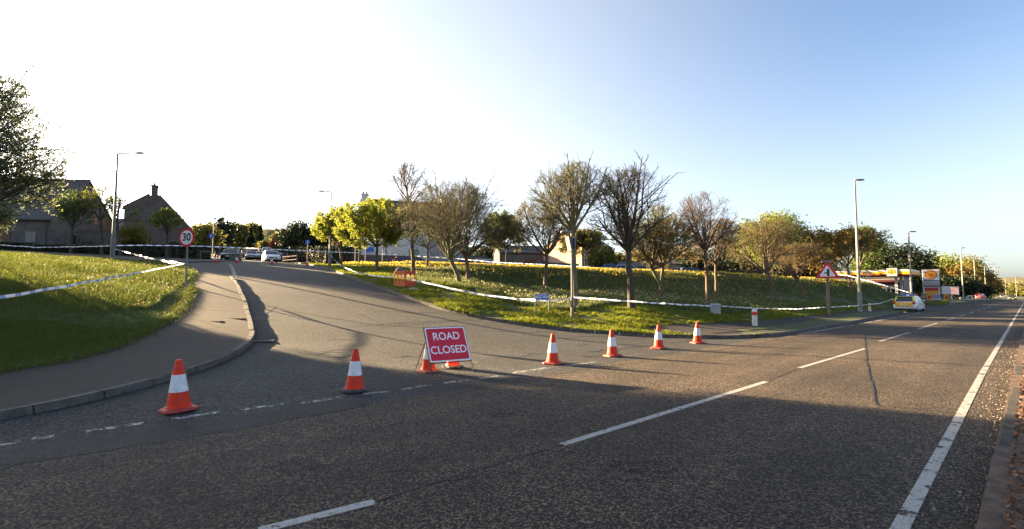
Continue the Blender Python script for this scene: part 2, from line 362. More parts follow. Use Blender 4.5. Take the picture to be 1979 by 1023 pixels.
def make_ground():
    rng = np.random.default_rng(3)
    ys = np.geomspace(2.2, 520, 95); ts = np.linspace(-1.9, 1.9, 110)
    T, Yg = np.meshgrid(ts, ys); T = T+rng.normal(0, .006, T.shape); Yg = Yg*(1+rng.normal(0, .008, Yg.shape))
    pts = list(zip((T*Yg).ravel(), Yg.ravel()))
    for x in np.linspace(-600, 600, 25):
        for y in np.linspace(-200, 0, 8): pts.append((x, y))
    pts += [(-600, 700), (600, 700), (-600, 300), (600, 300), (0, 700), (1000, 520), (-1000, 520)]
    vs = [Vector(p) for p in pts]; ed = []
    for nm, poly, m, l in REG:
        b = len(vs); n = len(poly); vs += [Vector(p) for p in poly]; ed += [(b+i, b+(i+1) % n) for i in range(n)]
    v2, e2, f2, *_ = geometry.delaunay_2d_cdt(vs, ed, [], 0, 1e-4)
    V = np.array([(p.x, p.y) for p in v2]); F = np.array([tuple(f) for f in f2])
    c = V[F].mean(1); reg = np.full(len(F), -1)
    for i, (nm, poly, m, l) in enumerate(REG):
        k = (reg < 0) & inside(poly, c[:, 0], c[:, 1]); reg[k] = i
    a = V[F]; area = np.cross(a[:, 1]-a[:, 0], a[:, 2]-a[:, 0]); F[area < 0] = F[area < 0][:, ::-1]
    Z = GH(V[:, 0], V[:, 1])
    for i in range(-1, len(REG)):
        k = reg == i
        if not k.any(): continue
        nm, lift, m = ('ground', LIFT, M['grass_soil']) if i < 0 else (REG[i][0], REG[i][3], M[REG[i][2]])
        used, inv = np.unique(F[k], return_inverse=True); inv = inv.reshape(-1, 3)
        z = Z[used]+lift
        if i < 0: z[uv(V[used, 0], V[used, 1])[1] < .4] = .09
        mats = [m]
        mi = None
        if i < 0:
            cc = c[k]; mats = [m, M['soil']]; mi = ((uv(cc[:, 0], cc[:, 1])[1] < .4)).astype(int)
        o = np_mesh(nm, np.column_stack([V[used], z]), inv, mats, smooth=True, mi=mi)
        tag(o, kind='structure')
make_ground()
def kerb_line(pl, side, name='kerb', w=.15, top=.125, gap=.95, m='kerb'):
    """a run of kerb stones along the road edge; side +1 = stones to the left of the run"""
    pl = dens(pl, .2); d = [0]
    for a, b in zip(pl[:-1], pl[1:]): d.append(d[-1]+math.dist(a, b))
    pl, d = np.array(pl), np.array(d); mb = MB(); rnd = random.Random(7)
    s = 0
    def at(q): return np.array([np.interp(q, d, pl[:, 0]), np.interp(q, d, pl[:, 1])])
    while s < d[-1]-.1:
        e = min(s+gap-.03, d[-1]); rings = []; j = rnd.uniform(-.014, .012); jo = rnd.uniform(-.016, .014)
        for q in np.linspace(s, e, 4):
            p = at(q); t = at(min(q+.1, d[-1]))-at(max(q-.1, 0)); t /= np.linalg.norm(t); nn = np.array([-t[1], t[0]])*side
            z = G(*(p+nn*.02)); 
            rings.append([(*(p+nn*(a+jo)), z+b) for a, b in ((.0, -.12), (.005, top-.03+j), (.028, top+j), (w, top+j), (w, -.12))])
        mb.loft(rings); s += gap
    return tag(mb.build(name, M[m]), kind='structure')
kerb_line(KL, 1)
kerb_line(KR, 1)
kerb_line(FARK, 1); kerb_line(UPL, 1); kerb_line(UPR, 1)
kerb_line([xy(-20, .34), xy(0, .34), xy(60, .34), xy(120, .34)], -1, m='dirty_kerb', top=.09)
kerb_line([xy(151, 7.6), xy(82, 7.7), xy(88, 10.5)], -1)
kerb_line(PAVE_END+[KL[-1]], 1, top=.118)
# ---------------------------------------------------------------- road markings, joints and cracks
def line_strip(mb, pts, w, lift=.004, step=.4):
    """flat painted strip along plan points"""
    pl = dens(pts, step); vs = []; fs = []
    for i, p in enumerate(pl):
        a, b = np.array(pl[max(0, i-1)]), np.array(pl[min(len(pl)-1, i+1)]); t = (b-a)/np.linalg.norm(b-a); n = np.array([-t[1], t[0]])*w/2
        for q in (np.array(p)+n, np.array(p)-n): vs.append((q[0], q[1], G(*q)+lift))
    fs = [(2*i, 2*i+1, 2*i+3, 2*i+2) for i in range(len(pl)-1)]
    mb.add(vs, fs)
def dashes(name, runs, w, m, lift=.004):
    mb = MB()
    for r in runs: line_strip(mb, r, w, lift)
    return tag(mb.build(name, m), kind='structure')
# centre line: dashes seen one by one in the photo, then the same rhythm on to the bend
cl = [hp([a, b]) for a, b in [((500,1030),(724,973)), ((1087,860),(1481,738)), ((1545,712),(1672,674)), ((1700,660),(1758,643)), ((1775,636),(1811,625))]]
uc = uv(*cl[-1][1])[0]; vc = uv(*cl[-1][1])[1]
def bend(u): return np.interp(u, [100,150,200,250,300,360,430], [0,0,1,5,13,28,52])
uu = uc+4.5
while uu < 400:
    cl.append([xy(uu, vc+.012*(uu-uc)*0+bend(uu)), xy(uu+4.5, vc+bend(uu+4.5))]); uu += 9
dashes('centre_line', cl, .11, M['white_line'])
e0 = hp([(1730,1040),(1772,965),(1833,848),(1900,720),(1979,585)])
ue, ve = uv(*e0[-1])
dashes('edge_line', [e0+[xy(u, ve-.02+bend(u)) for u in (160, 200, 250, 300, 360, 430)]], .105, paint_worn('edge_line_paint', (.36,.35,.32), .42, 4))
f0 = hp([(1543,646),(1640,630),(1728,614.5)])
dashes('edge_line', [f0+[xy(58, uv(*f0[-1])[1]+.15)], [xy(152, 7.0)]+[xy(u, 7.0+bend(u)) for u in (200, 250, 300, 360)]], .1, M['white_line'])
gw = []
_g = [((-160,887),(-60,872)),((-20,864),(40,853)),((62,850),(104,844)),((166,835),(278,819)),((330,812),(424,798)),((466,794),(549,782)),((583,780),(657,769)),((700,763),(748,757)),((775,754),(832,744)),((858,742),(903,735)),((922,733),(966,727)),((990,722),(1060,711)),((1095,708),(1150,700))]
dashes('give_way_line', [hp([a, b]) for a, b in _g], .13, M['worn_line'])
_g2 = [((940,712),(975,718)),((985,713),(1022,727)),((880,693),(926,702)),((1040,716),(1100,706)),((962,676),(985,677)),((1010,722),(1030,719)),((1180,694),(1240,684))]
dashes('give_way_line', [hp([a, b]) for a, b in _g2], .16, paint_worn('nearly_gone_road_paint', (.32,.31,.3), .57, 16))
dashes('give_way_line', [hp([(444,510),(455,537)])], .22, M['worn_line'])
def crack(pts, w, m, name='road_crack', jit=.05, lift=.006):
    rnd = random.Random(len(pts)*7+int(pts[0][0])); pl = dens(hp(pts), .25)
    pl = [pl[0]]+[(x+rnd.uniform(-jit, jit), y+rnd.uniform(-jit, jit)) for x, y in pl[1:-1]]+[pl[-1]]
    mb = MB(); line_strip(mb, pl, w, lift, 1); return tag(mb.build(name, m), kind='structure')
crack([(555,555),(640,586),(700,610),(740,628)], .035, M['crack'])
crack([(612,557),(660,580),(705,606),(745,628),(800,652)], .07, M['tar'], jit=.02)
crack([(510,592),(560,600),(620,612),(720,628),(860,620),(935,618)], .05, M['crack'])
crack([(690,630),(790,628),(880,622)], .04, M['crack'])
crack([(492,617),(535,592)], .04, M['crack'])
crack([(1671,640),(1674,690),(1684,745),(1697,786)], .03, M['crack'], jit=.03)
crack([(1697,786),(1780,792),(1860,803)], .025, M['crack'], jit=.02)
crack([(1481,738),(1545,712)], .02, M['crack'], jit=.01)
crack([(724,973),(900,915),(1087,860)], .02, M['crack'], jit=.015)
crack([(300,800),(500,775),(690,746),(760,735)], .03, M['crack'])
crack([(0,830),(200,805),(420,775),(640,738)], .025, M['crack'], jit=.04)
for pts in ([(1085,655),(1140,650),(1180,652)], [(1110,668),(1135,666)], [(1190,655),(1250,655)], [(1205,668),(1222,671)], [(1140,681),(1240,670)], [(1295,664),(1400,652)]):
    crack(pts, .06, M['crack'], jit=.08)
def sheet(name, outline, m, lift=.004):
    pl = hp(outline); b = MB(); c = np.mean(pl, 0)
    pl = dens(pl+[pl[0]], .5)[:-1]
    b.add([(x, y, G(x, y)+lift) for x, y in pl]+[(c[0], c[1], G(*c)+lift)], [(i, (i+1) % len(pl), len(pl)) for i in range(len(pl))])
    return tag(b.build(name, m), kind='structure')
# the dark reinstated channel along the left kerb and the patches near the give-way line
_ch = MB(); _l = hp([(451,541),(463,553),(478,580),(488,612),(497,640),(498,655)]); _r = hp([(458,541),(474,556),(492,580),(505,612),(520,640),(527,655)])
for a, b in zip(zip(_l, _r), list(zip(_l, _r))[1:]):
    _ch.add([(x, y, G(x, y)+.004) for x, y in (a[0], a[1], b[1], b[0])], [(0, 1, 2, 3)])
tag(_ch.build('asphalt_patch', M['patch']), kind='structure')
sheet('asphalt_patch', [(480,806),(560,790),(650,772),(722,781),(640,800),(525,818)], M['patch'])
_tr = asphalt('worn_trench_asphalt', (.006,.006,.007), (.018,.0175,.017), (.06,.057,.054), .4)
tag((lambda mb: (line_strip(mb, dens(hp([(-150,935),(0,885),(190,858),(420,822),(520,808)]), .5), .85, .003), mb.build('asphalt_patch', _tr))[1])(MB()), kind='structure')

# fine cracking over the side road and worn seams
_rc = random.Random(12)
for i in range(16):
    x, y = _rc.uniform(520, 1150), _rc.uniform(585, 690); pts = [(x, y)]
    for k in range(_rc.randint(2, 4)): x += _rc.uniform(15, 45)*_rc.choice((1, 1, -1)); y += _rc.uniform(-5, 5); pts.append((x, min(max(y, 582), 700)))
    crack(pts, _rc.uniform(.03, .065), M['crack'], jit=.09)
for i in range(6):
    x, y = _rc.uniform(60, 900), _rc.uniform(800, 960); pts = [(x, y)]
    for k in range(3): x += _rc.uniform(20, 60); y += _rc.uniform(-14, 6); pts.append((x, y))
    crack(pts, _rc.uniform(.012, .022), M['crack'], jit=.04)
crack([(1330,690),(1150,712),(960,742),(720,778)], .02, M['crack'], jit=.03)
crack([(1480,662),(1330,688)], .02, M['crack'], jit=.03)
def stain(px, py, r, seed, m):
    c = hit(px, py); rr = np.random.default_rng(seed); b = MB(); n = 22; k = 1+.25*rr.normal(size=n); k = (k+np.roll(k, 1)+np.roll(k, -1))/3; vs = [(c.x, c.y, G(c.x, c.y)+.003)]
    for i in range(n):
        a = 6.283*i/n; x, y = c.x+r*k[i]*math.cos(a), c.y+r*k[i]*math.sin(a)*.7; vs.append((x, y, G(x, y)+.003))
    b.add(vs, [(0, 1+i, 1+(i+1) % n) for i in range(n)]); return tag(b.build('oil_stain', m), kind='structure')
_st = paint_worn('oil_stained_asphalt', (.008,.0075,.007), .55, 7)
for i, a in enumerate([(560,905,.35), (330,960,.4), (980,800,.35), (1240,905,.3), (1150,690,.4)]): stain(*a, i, _st)
def gully(px, py):
    p = hit(px, py); root = empty('drain_grate', (p.x, p.y, G(p.x, p.y)+.005), R_(20), 'small iron drain grate in the road by the left kerb', 'drain'); m = MB(); m.box(-.22, .22, -.02, .02, -.01, .008)
    f = MB(); f.box(-.24, .24, -.24, -.2, -.02, .006); f.box(-.24, .24, .2, .24, -.02, .006); f.box(-.24, -.2, -.199, .199, -.02, .006); f.box(.2, .24, -.199, .199, -.02, .006); f.build('frame', M['black'], root)
    for i in range(6): b = MB(); b.box(-.199, .199, -.17+i*.065, -.14+i*.065, -.02, .004); b.build('bar', M['rust'], root)
gully(511, 659)

for pts, w in [([(386,604),(430,607),(482,608)], .03), ([(40,752),(150,733),(260,704),(330,694),(400,672)], .025), ([(300,668),(360,650),(420,640),(486,640)], .02)]:
    crack(pts, w, M['crack'], jit=.04, lift=.117)
for px, py, r in ((458,622,.22), (418,628,.18)):
    c = hit(px, py); b = MB(); b.slab([(c.x+r*a, c.y+r*q) for a, q in ((-1,-.5),(.9,-.6),(1,.5),(-.8,.6))], G(c.x, c.y)+.112, G(c.x, c.y)+.116); tag(b.build('asphalt_patch', M['patch']), kind='structure')
# ---------------------------------------------------------------- trees
def tubes_mesh(paths, sides):
    """paths: list of (pts (n,3), radii (n,)) -> V, F"""
    Vs, Fs, b = [], [], 0
    groups = {}
    for p, r in paths: groups.setdefault(len(p), []).append((p, r))
    for n, g in groups.items():
        Pp = np.array([x[0] for x in g]); Rr = np.array([x[1] for x in g]); B = len(g)
        T = np.gradient(Pp, axis=1); T /= np.linalg.norm(T, axis=2, keepdims=True)+1e-9
        ref = np.where(np.abs(T[:, :1, 2:3]) > .8, np.array([1., 0, 0]), np.array([0, 0, 1.])); ref = np.broadcast_to(ref, T.shape)
        A = np.cross(T, ref); A /= np.linalg.norm(A, axis=2, keepdims=True)+1e-9; Bn = np.cross(T, A)
        an = 2*np.pi*np.arange(sides)/sides
        V = Pp[:, :, None]+(A[:, :, None]*np.cos(an)[None, None, :, None]+Bn[:, :, None]*np.sin(an)[None, None, :, None])*Rr[:, :, None, None]
        idx = np.arange(B*n*sides).reshape(B, n, sides)+b; nx = np.roll(idx, -1, 2)
        Fs.append(np.stack([idx[:, :-1], nx[:, :-1], nx[:, 1:], idx[:, 1:]], -1).reshape(-1, 4)); Vs.append(V.reshape(-1, 3)); b += B*n*sides
    return np.concatenate(Vs), np.concatenate(Fs)
def quads(rng, pos, size, var=.5, flat=0, up=None):
    """small leaf-shaped quads at pos; returns V, F"""
    n = len(pos); a = rng.normal(size=(n, 3)); a /= np.linalg.norm(a, axis=1, keepdims=True)
    b = rng.normal(size=(n, 3)); b -= a*(a*b).sum(1, keepdims=True); b /= np.linalg.norm(b, axis=1, keepdims=True)
    s = size*(1-var/2+var*rng.random((n, 1)))
    V = np.stack([pos-a*s*.6, pos+b*s*.36-a*s*.05, pos+a*s*.6, pos-b*s*.36-a*s*.05], 1)
    return V.reshape(-1, 3), np.arange(4*n).reshape(n, 4)
def norm(v): return v/(np.linalg.norm(v)+1e-9)
def grow(seed, H, fork, rc, r0=.13, lean=(0, 0), nl=7, spread=(25, 60), n2=7, n3=6, n4=5, leader=False, flat=1.0, twig=.0075, up=.3, cb=None):
    """branch skeleton: returns trunk paths, limb paths, twig paths, tips"""
    rng = np.random.default_rng(seed); ph_ = np.random.default_rng(seed+7).random(3)*6.28
    hc = (fork*.75+H)/2 if cb is None else (cb+H)/2; rh = (H-hc)
    def inenv(p, q):
        c = np.array([lean[0], lean[1], hc]); s = np.array([rc, rc, rh])
        a = (p-c)/s; d = (q-p)/s; A = d@d; Bq = 2*a@d; Cq = a@a-1
        if Cq > 0: return .35
        t = (-Bq+math.sqrt(max(Bq*Bq-4*A*Cq, 0)))/(2*A+1e-9)
        an = math.atan2(d[1], d[0]); el = d[2]/(np.linalg.norm(d)+1e-9)
        return min(1, t*min(1.12, 1+.17*math.sin(2*an+ph_[0])+.13*math.sin(5*an+ph_[1])+.12*math.sin(4*el+3*an+ph_[2])))
    def path(p, d, L, n, ra, rb, wander, lift):
        pts = [p]; d = norm(d); st = L/(n-1)
        for i in range(n-1):
            d = norm(d+rng.normal(size=3)*wander+np.array([0, 0, lift/(n-1)])); pts.append(pts[-1]+d*st)
        return np.array(pts), np.linspace(ra, rb, n)
    top = np.array([lean[0], lean[1], fork]); tp = []
    n = 7
    for i in range(n):
        f = i/(n-1); tp.append(np.array([lean[0]*f**1.3, lean[1]*f**1.3, fork*f])+rng.normal(size=3)*np.array([.02, .02, 0])*(0 < i < n-1))
    tr = np.linspace(r0*1.05, r0*.72, n); tr[0] = r0*1.5; tr[1] = r0*1.1; tp[1][2] = fork*.07
    trunk = [(np.array(tp), tr)]
    limbs, l2, l3, l4 = [], [], [], []
    if leader:
        lp = path(top, np.array([0, 0, 1.]), H-fork, 7, r0*.7, .012, .05, .2); trunk.append(lp)
    for i in range(nl):
        az = 2*math.pi*(i+rng.uniform(-.3, .3))/nl; el = R_(rng.uniform(*spread)) if i else R_(spread[0]*.3)
        if leader:
            f = (i+.3)/nl; k = f*5.9; a, b = trunk[1][0][int(k)], trunk[1][0][min(int(k)+1, 6)]; p = a+(b-a)*(k-int(k)); az = i*2.4
            el = R_(spread[1]*(1-f)+spread[0]*f); Lm = rc*(1.15-.75*f)*rng.uniform(.8, 1.15)/max(.5, math.sin(el)); rr = r0*.4*(1-.6*f)
        else:
            p = top-np.array([0, 0, rng.uniform(0, .18)*fork*.5]); Lm = 1.6*max(rc, H-fork); rr = r0*rng.uniform(.38, .55)
        d = np.array([math.cos(az)*math.sin(el), math.sin(az)*math.sin(el), math.cos(el)*flat])
        t = inenv(p, p+norm(d)*Lm); limbs.append(path(p, d, max(Lm*t, .6), 7, rr, .018, .07, up))
    sl_ = np.random.default_rng(seed+99)
    def children(parents, out, cnt, ratio, ang, r1, n, wander, lift, f0=.25):
        for pp, pr in parents:
            L = np.linalg.norm(np.diff(pp, axis=0), axis=1).sum(); m = len(pp)-1
            c = max(2, int(round(cnt*rng.uniform(.7, 1.3))))
            for j in range(c):
                f = f0+(1-f0)*(j+rng.uniform(.1, .9))/c; k = min(f*m, m-.001); i = int(k); p = pp[i]+(pp[i+1]-pp[i])*(k-i)
                t = norm(pp[i+1]-pp[i]); s = norm(np.cross(t, rng.normal(size=3))); a = R_(rng.uniform(*ang))
                d = t*math.cos(a)+s*math.sin(a); LL = L*ratio*(1.15-.6*f)*rng.uniform(.7, 1.25)
                e = min(1.1, inenv(p, p+norm(d)*LL)*sl_.uniform(.8, 1.35))
                if LL*e < .12: continue
                out.append(path(p, d, LL*e, n, min(r1*1.3, pr[i]*.6), max(r1*.5, .004), wander, lift))
    children(limbs, l2, n2+1, .62, (25, 60), r0*.14, 5, .09, up*.7, .2)
    children(l2, l3, n3+1, .58, (25, 60), max(.012, r0*.05), 4, .12, up*.6, .2)
    children(l3, l4, n4, .62, (25, 60), twig, 3, .15, up*.5, .15)
    return rng, trunk, limbs, l2, l3, l4
def tree(name, label, loc, H, fork, rc, bark, seed, leaf=None, nleaf=0, lsize=.06, group=None, cat='tree', rz=0, scale=1, **k):
    rng, trunk, limbs, l2, l3, l4 = grow(seed, H, fork, rc, **k)
    root = empty(name, loc, rz, label, cat, group)
    V, F = tubes_mesh(trunk+limbs, 9); np_mesh('trunk', V, F, bark, root, True)
    V, F = tubes_mesh(l2, 5); V3, F3 = tubes_mesh(l3+l4, 3); Vs = [V, V3]; Fs = [F, F3+len(V)]
    nb = len(F)+len(F3); mats = [bark]; mi = [0]*nb
    if nleaf:
        tw = l4+l3; L = np.array([np.linalg.norm(p[-1]-p[0]) for p, r in tw]); ii = rng.choice(len(tw), nleaf, p=L/L.sum())
        pos = np.array([tw[i][0][min(int(q*(len(tw[i][0])-1)), len(tw[i][0])-2)]*(1-(q*(len(tw[i][0])-1)) % 1)+tw[i][0][min(int(q*(len(tw[i][0])-1))+1, len(tw[i][0])-1)]*((q*(len(tw[i][0])-1)) % 1) for i, q in zip(ii, .2+.799*rng.random(nleaf))])
        pos = pos+rng.normal(size=pos.shape)*lsize*.5
        V5, F5 = quads(rng, pos, lsize); Fs.append(F5+len(V)+len(V3)); Vs.append(V5); mats = [bark, leaf]; mi += [1]*len(F5)
    np_mesh('crown', np.concatenate(Vs), np.concatenate(Fs), mats, root, mi=mi)
    return root
def clumps(rng, n, c, s, nclump, spread, shape='ell', shell=.5):
    """leaf positions gathered in clumps filling an ellipsoid or box"""
    d = rng.normal(size=(nclump, 3)); d /= np.linalg.norm(d, axis=1, keepdims=True)
    if shape == 'box': d = rng.uniform(-1, 1, (nclump, 3))
    else: d *= (shell+(1-shell)*rng.random((nclump, 1)))
    cc = np.array(c)+d*np.array(s); w = rng.random(nclump)**.5; i = rng.choice(nclump, n, p=w/w.sum())
    return cc[i]+np.clip(rng.normal(size=(n, 3)), -2, 2)*spread*(.6+.6*rng.random((nclump, 1))[i])
def bush_tree(name, label, loc, H, rc, leaf, bark, seed, n=6000, lsize=.18, base=.15, nclump=60, group=None, cat='tree', shape='round', trunk_r=.18, spread=.28):
    """a dense leafy tree or shrub: trunk with limbs and a crown of leaf clumps"""
    rng = np.random.default_rng(seed); root = empty(name, loc, 0, label, cat, group)
    z0 = H*base; zc = (H+z0)/2; rh = (H-z0)/2
    if shape == 'cone':
        q = rng.random(nclump)**.75; an = rng.random(nclump)*6.283; rr = rc*(1-q)*(.55+.45*rng.random(nclump))+.05*rc
        cc = np.column_stack([np.cos(an)*rr, np.sin(an)*rr, z0+(H-z0)*q*.97]); i = rng.integers(0, nclump, n)
        pos = cc[i]+rng.normal(size=(n, 3))*spread*rc*np.array([.8, .8, .6])*(1.1-q[i])[:, None]
    else: pos = clumps(rng, n, (0, 0, zc), (rc*.86, rc*.86, rh*.86), nclump, spread*rc*.75)
    lp = []
    for k in range(7):
        t = cc[k] if shape == 'cone' else pos[rng.integers(0, n)]
        a = np.array([0, 0, z0*.5+.3*H*rng.random()]); lp.append((np.array([a, a+(t-a)*.5+np.array([0, 0, .05*H]), t]), np.array([trunk_r*.5, trunk_r*.3, .02])))
    tr = [(np.array([[0, 0, -.1], [.02, 0, H*.25], [0, .03, H*.55], [0, 0, H*.85]]), np.array([trunk_r*1.2, trunk_r, trunk_r*.7, .03]))]
    V, F = tubes_mesh(tr+lp, 7); np_mesh('trunk', V, F, bark, root, True)
    pos[:, 2] = np.maximum(pos[:, 2], .05)
    V, F = quads(rng, pos, lsize, .9); np_mesh('crown', V, F, leaf, root)
    return root
def hedge(name, label, a, b, depth, h, leaf, seed, dens_=160, lsize=.14, group=None, cat='hedge', base=None):
    """a clipped hedge from a to b (plan points): leaves over a twiggy core"""
    rng = np.random.default_rng(seed); a, b = np.array(a[:2]), np.array(b[:2]); L = np.linalg.norm(b-a); t = (b-a)/L; nn = np.array([-t[1], t[0]])
    root = empty(name, (*a, G(*a)+(base or 0)), 0, label, cat, group); n = int(L*dens_)
    s = rng.random(n)*L; bulge = 1+.1*np.sin(s*1.7)+.07*np.sin(s*4.1+1)
    face = rng.random(n); q = rng.uniform(-.5, .5, n); z = rng.random(n)*h
    top = face < .3; z = np.where(top, h*(.92+.1*rng.random(n)), z); q = np.where(top, q, np.where(face < .75, -.5, .5)*(1-.15*rng.random(n)))
    x = a[None]+t*s[:, None]+nn*(q*depth*bulge)[:, None]; pz = GH(x[:, 0], x[:, 1])+z*bulge+(base or 0)+rng.normal(size=n)*.03
    pos = np.column_stack([x-a, pz-root.location.z]); V, F = quads(rng, pos, lsize, .8)
    m = max(2, int(L/2)); core = MB(); ring = []
    for i in range(m+1):
        p = a+t*(L*i/m); zz = G(*p)-root.location.z+(base or 0)
        ring.append([(*(p-a+nn*e*depth*.4), zz+hh) for e, hh in ((-1, -.1), (1, -.1), (1, h*.9), (-1, h*.9))])
    core.loft(ring); o = np_mesh('foliage', V, F, leaf, root); core.build('stems', BARK['dark'], root)
    return root
BARK = dict(
    grey=vmat('grey_bark', (.08,.066,.052), (.16,.14,.11), 8, .9, .7, 40, stretch=(4,4,.8)),
    brown=vmat('brown_bark', (.085,.06,.04), (.16,.12,.08), 8, .9, .7, 40, stretch=(4,4,.8)),
    green=vmat('mossy_bark', (.08,.078,.04), (.17,.155,.085), 6, .9, .6, 40, stretch=(3,3,.8)),
    dark=vmat('dark_bark', (.04,.032,.024), (.08,.066,.05), 8, .95))
LEAF = dict(
    bud=leaf_mat('brown_bud_leaves', [(.16,.085,.03), (.2,.13,.04), (.13,.13,.03)], .45),
    budgreen=leaf_mat('green_bud_leaves', [(.12,.14,.03), (.18,.18,.04), (.14,.10,.03)], .5),
    lime=leaf_mat('lime_spring_leaves', [(.23,.26,.03), (.31,.32,.045), (.18,.24,.03)], .55),
    spring=leaf_mat('pale_spring_leaves', [(.16,.19,.03), (.23,.25,.05), (.11,.15,.03)], .55),
    green=leaf_mat('mid_green_leaves', [(.06,.10,.018), (.11,.15,.025), (.08,.11,.025)], .45),
    dark=leaf_mat('dark_evergreen_leaves', [(.012,.02,.009), (.025,.04,.015), (.018,.028,.012)], .15),
    olive=leaf_mat('olive_leaves', [(.10,.11,.025), (.17,.165,.04), (.13,.11,.03)], .48),
    orange=leaf_mat('copper_leaves', [(.2,.12,.03), (.27,.18,.05), (.15,.14,.03)], .5),
    red=leaf_mat('red_shrub_leaves', [(.30,.04,.02), (.38,.08,.03), (.22,.03,.02)], .4),
    gold=leaf_mat('golden_shrub_leaves', [(.13,.12,.015), (.19,.17,.02), (.07,.08,.02)], .4),
    blossom=leaf_mat('pale_leaves_and_blossom', [(.12,.16,.05), (.19,.24,.09), (.36,.38,.28), (.13,.17,.06)], .58))
def gpos(px, Y, py=560): p = on(px, Y, py, LIFT-.06); return p
PL = 'plantation trees on the grass bank'
def pt(kind, label, bx, by, ty, cw, fy, Y, seed, bark='brown', leaf=None, nleaf=0, leanpx=0, **k):
    """plantation tree from what the photo shows: base px, top py, crown half-width px, fork py, depth"""
    if 533 < by and bx < 1600: Y = hit(bx, by).y
    p = gpos(bx, Y, by); s = Y/935*1.02; g = p.z
    H = (zat(ty, Y)-g)*1.03; fork = zat(fy, Y)-g; rc = cw*s*1.14
    return tree(kind, label, p, H, fork, rc, BARK[bark], seed, LEAF[leaf] if leaf else None, nleaf, lean=(leanpx*s, 0), group=PL, **k)
def plantation():
    pt('bare_tree', 'tall thin bare tree standing just behind the orange plastic barrier', 799, 537, 322, 46, 425, 35.5, 11, 'brown', 'bud', 1500, -6, lsize=.05, leader=True, nl=14, spread=(18, 50), n2=6, n3=4, n4=4, r0=.15, up=.5, cb=2.0)
    pt('bare_tree', 'low twiggy brown tree with spreading limbs behind the tall thin tree', 826, 522, 400, 92, 478, 40, 12, 'brown', 'bud', 5000, 0, lsize=.06, nl=9, n2=8, n3=7, n4=5, r0=.10, spread=(35, 75), cb=.9)
    pt('bare_tree', 'vase shaped bare tree leaning left, left of the closest pair of trunks', 889, 553, 358, 112, 498, 32, 13, 'green', 'budgreen', 2600, -20, lsize=.05, nl=12, n2=9, n3=8, n4=7, r0=.16, spread=(15, 62), cb=1.1)
    pt('bare_tree', 'dark trunked bare tree, right of the closest pair of trunks', 906, 547, 366, 72, 496, 34, 14, 'brown', 'bud', 2400, -6, lsize=.05, nl=11, n2=9, n3=7, n4=7, r0=.16, spread=(15, 62), cb=1.4)
    pt('budding_tree', 'bare tree with few green buds rising behind the blue street name sign', 1054, 563, 372, 66, 490, 34, 15, 'brown', 'budgreen', 6000, 3, lsize=.07, nl=10, n2=8, n3=7, n4=6, r0=.15, spread=(20, 62), cb=1.2)
    pt('budding_tree', 'tallest bare tree right behind the traffic sign pole', 1112, 602, 322, 80, 440, 27.5, 16, 'green', 'budgreen', 3600, -4, lsize=.05, nl=12, n2=8, n3=6, n4=6, r0=.16, spread=(15, 66), cb=2.6)
    pt('bare_tree', 'tall bare tree with thick dark trunk between the sign pole and the grey cabinet', 1222, 602, 332, 74, 482, 28, 17, 'dark', 'bud', 1000, -6, lsize=.04, nl=12, n2=8, n3=6, n4=6, r0=.2, spread=(10, 62), cb=2.2)
    pt('budding_tree', 'olive leafed tree with pale leaning trunk behind the tall dark trunked tree', 1285, 580, 402, 72, 518, 33, 18, 'green', 'olive', 9000, -24, lsize=.08, nl=9, n2=8, n3=7, n4=5, r0=.15, spread=(20, 70), cb=1.0)
    pt('budding_tree', 'brown leafed tree with dark upright trunk touching the pale leaning trunk', 1276, 578, 425, 62, 515, 35, 19, 'brown', 'bud', 8000, 6, lsize=.08, nl=8, n2=8, n3=6, n4=5, r0=.15, spread=(25, 75), cb=1.0)
    pt('bare_tree', 'slender bare tree directly behind the grey cabinet', 1369, 592, 374, 58, 480, 30.5, 20, 'brown', 'bud', 900, -4, lsize=.04, nl=10, n2=8, n3=7, n4=6, r0=.13, spread=(12, 66), cb=2.0)
    pt('budding_tree', 'brown budding tree just right of the slender tree by the cabinet', 1385, 585, 425, 58, 505, 33, 21, 'brown', 'bud', 6500, 0, lsize=.07, nl=8, n2=8, n3=6, n4=5, r0=.12, spread=(20, 70), cb=1.3)
    pt('budding_tree', 'wide bare tree with leaning trunk left of the warning triangle', 1503, 590, 430, 82, 526, 35.5, 22, 'brown', 'budgreen', 6500, -18, lsize=.07, nl=10, n2=9, n3=7, n4=5, r0=.15, spread=(15, 68), cb=1.0)
    pt('budding_tree', 'small wide tree with trunk leaning left beside the warning triangle', 1558, 584, 474, 62, 540, 37.5, 23, 'brown', 'bud', 6000, -16, lsize=.07, nl=9, n2=8, n3=7, n4=5, r0=.15, spread=(20, 72), cb=.9)
    pt('leafy_tree', 'lime leafed tree in front of the white house gable', 728, 513, 388, 74, 474, 41, 24, 'brown', 'lime', 52000, 0, lsize=.105, nl=10, n2=9, n3=7, n4=5, r0=.13, spread=(18, 75), cb=1.5)
    pt('leafy_tree', 'thin lime leafed tree right behind the street lamp', 661, 508, 378, 52, 478, 50, 25, 'brown', 'lime', 15000, -6, lsize=.14, nl=9, n2=7, n3=6, n4=4, r0=.14, spread=(15, 62), cb=2.0)
    pt('budding_tree', 'thin leaning sapling right of the lime leafed tree', 749, 507, 430, 26, 462, 50, 26, 'brown', 'budgreen', 900, -8, lsize=.1, nl=5, n2=5, n3=4, n4=3, r0=.09, spread=(15, 50))
    pt('budding_tree', 'thin sapling left of the lime leafed tree trunk', 694, 503, 445, 22, 468, 52, 27, 'brown', 'lime', 900, 0, lsize=.12, nl=5, n2=5, n3=4, n4=3, r0=.08, spread=(15, 50))
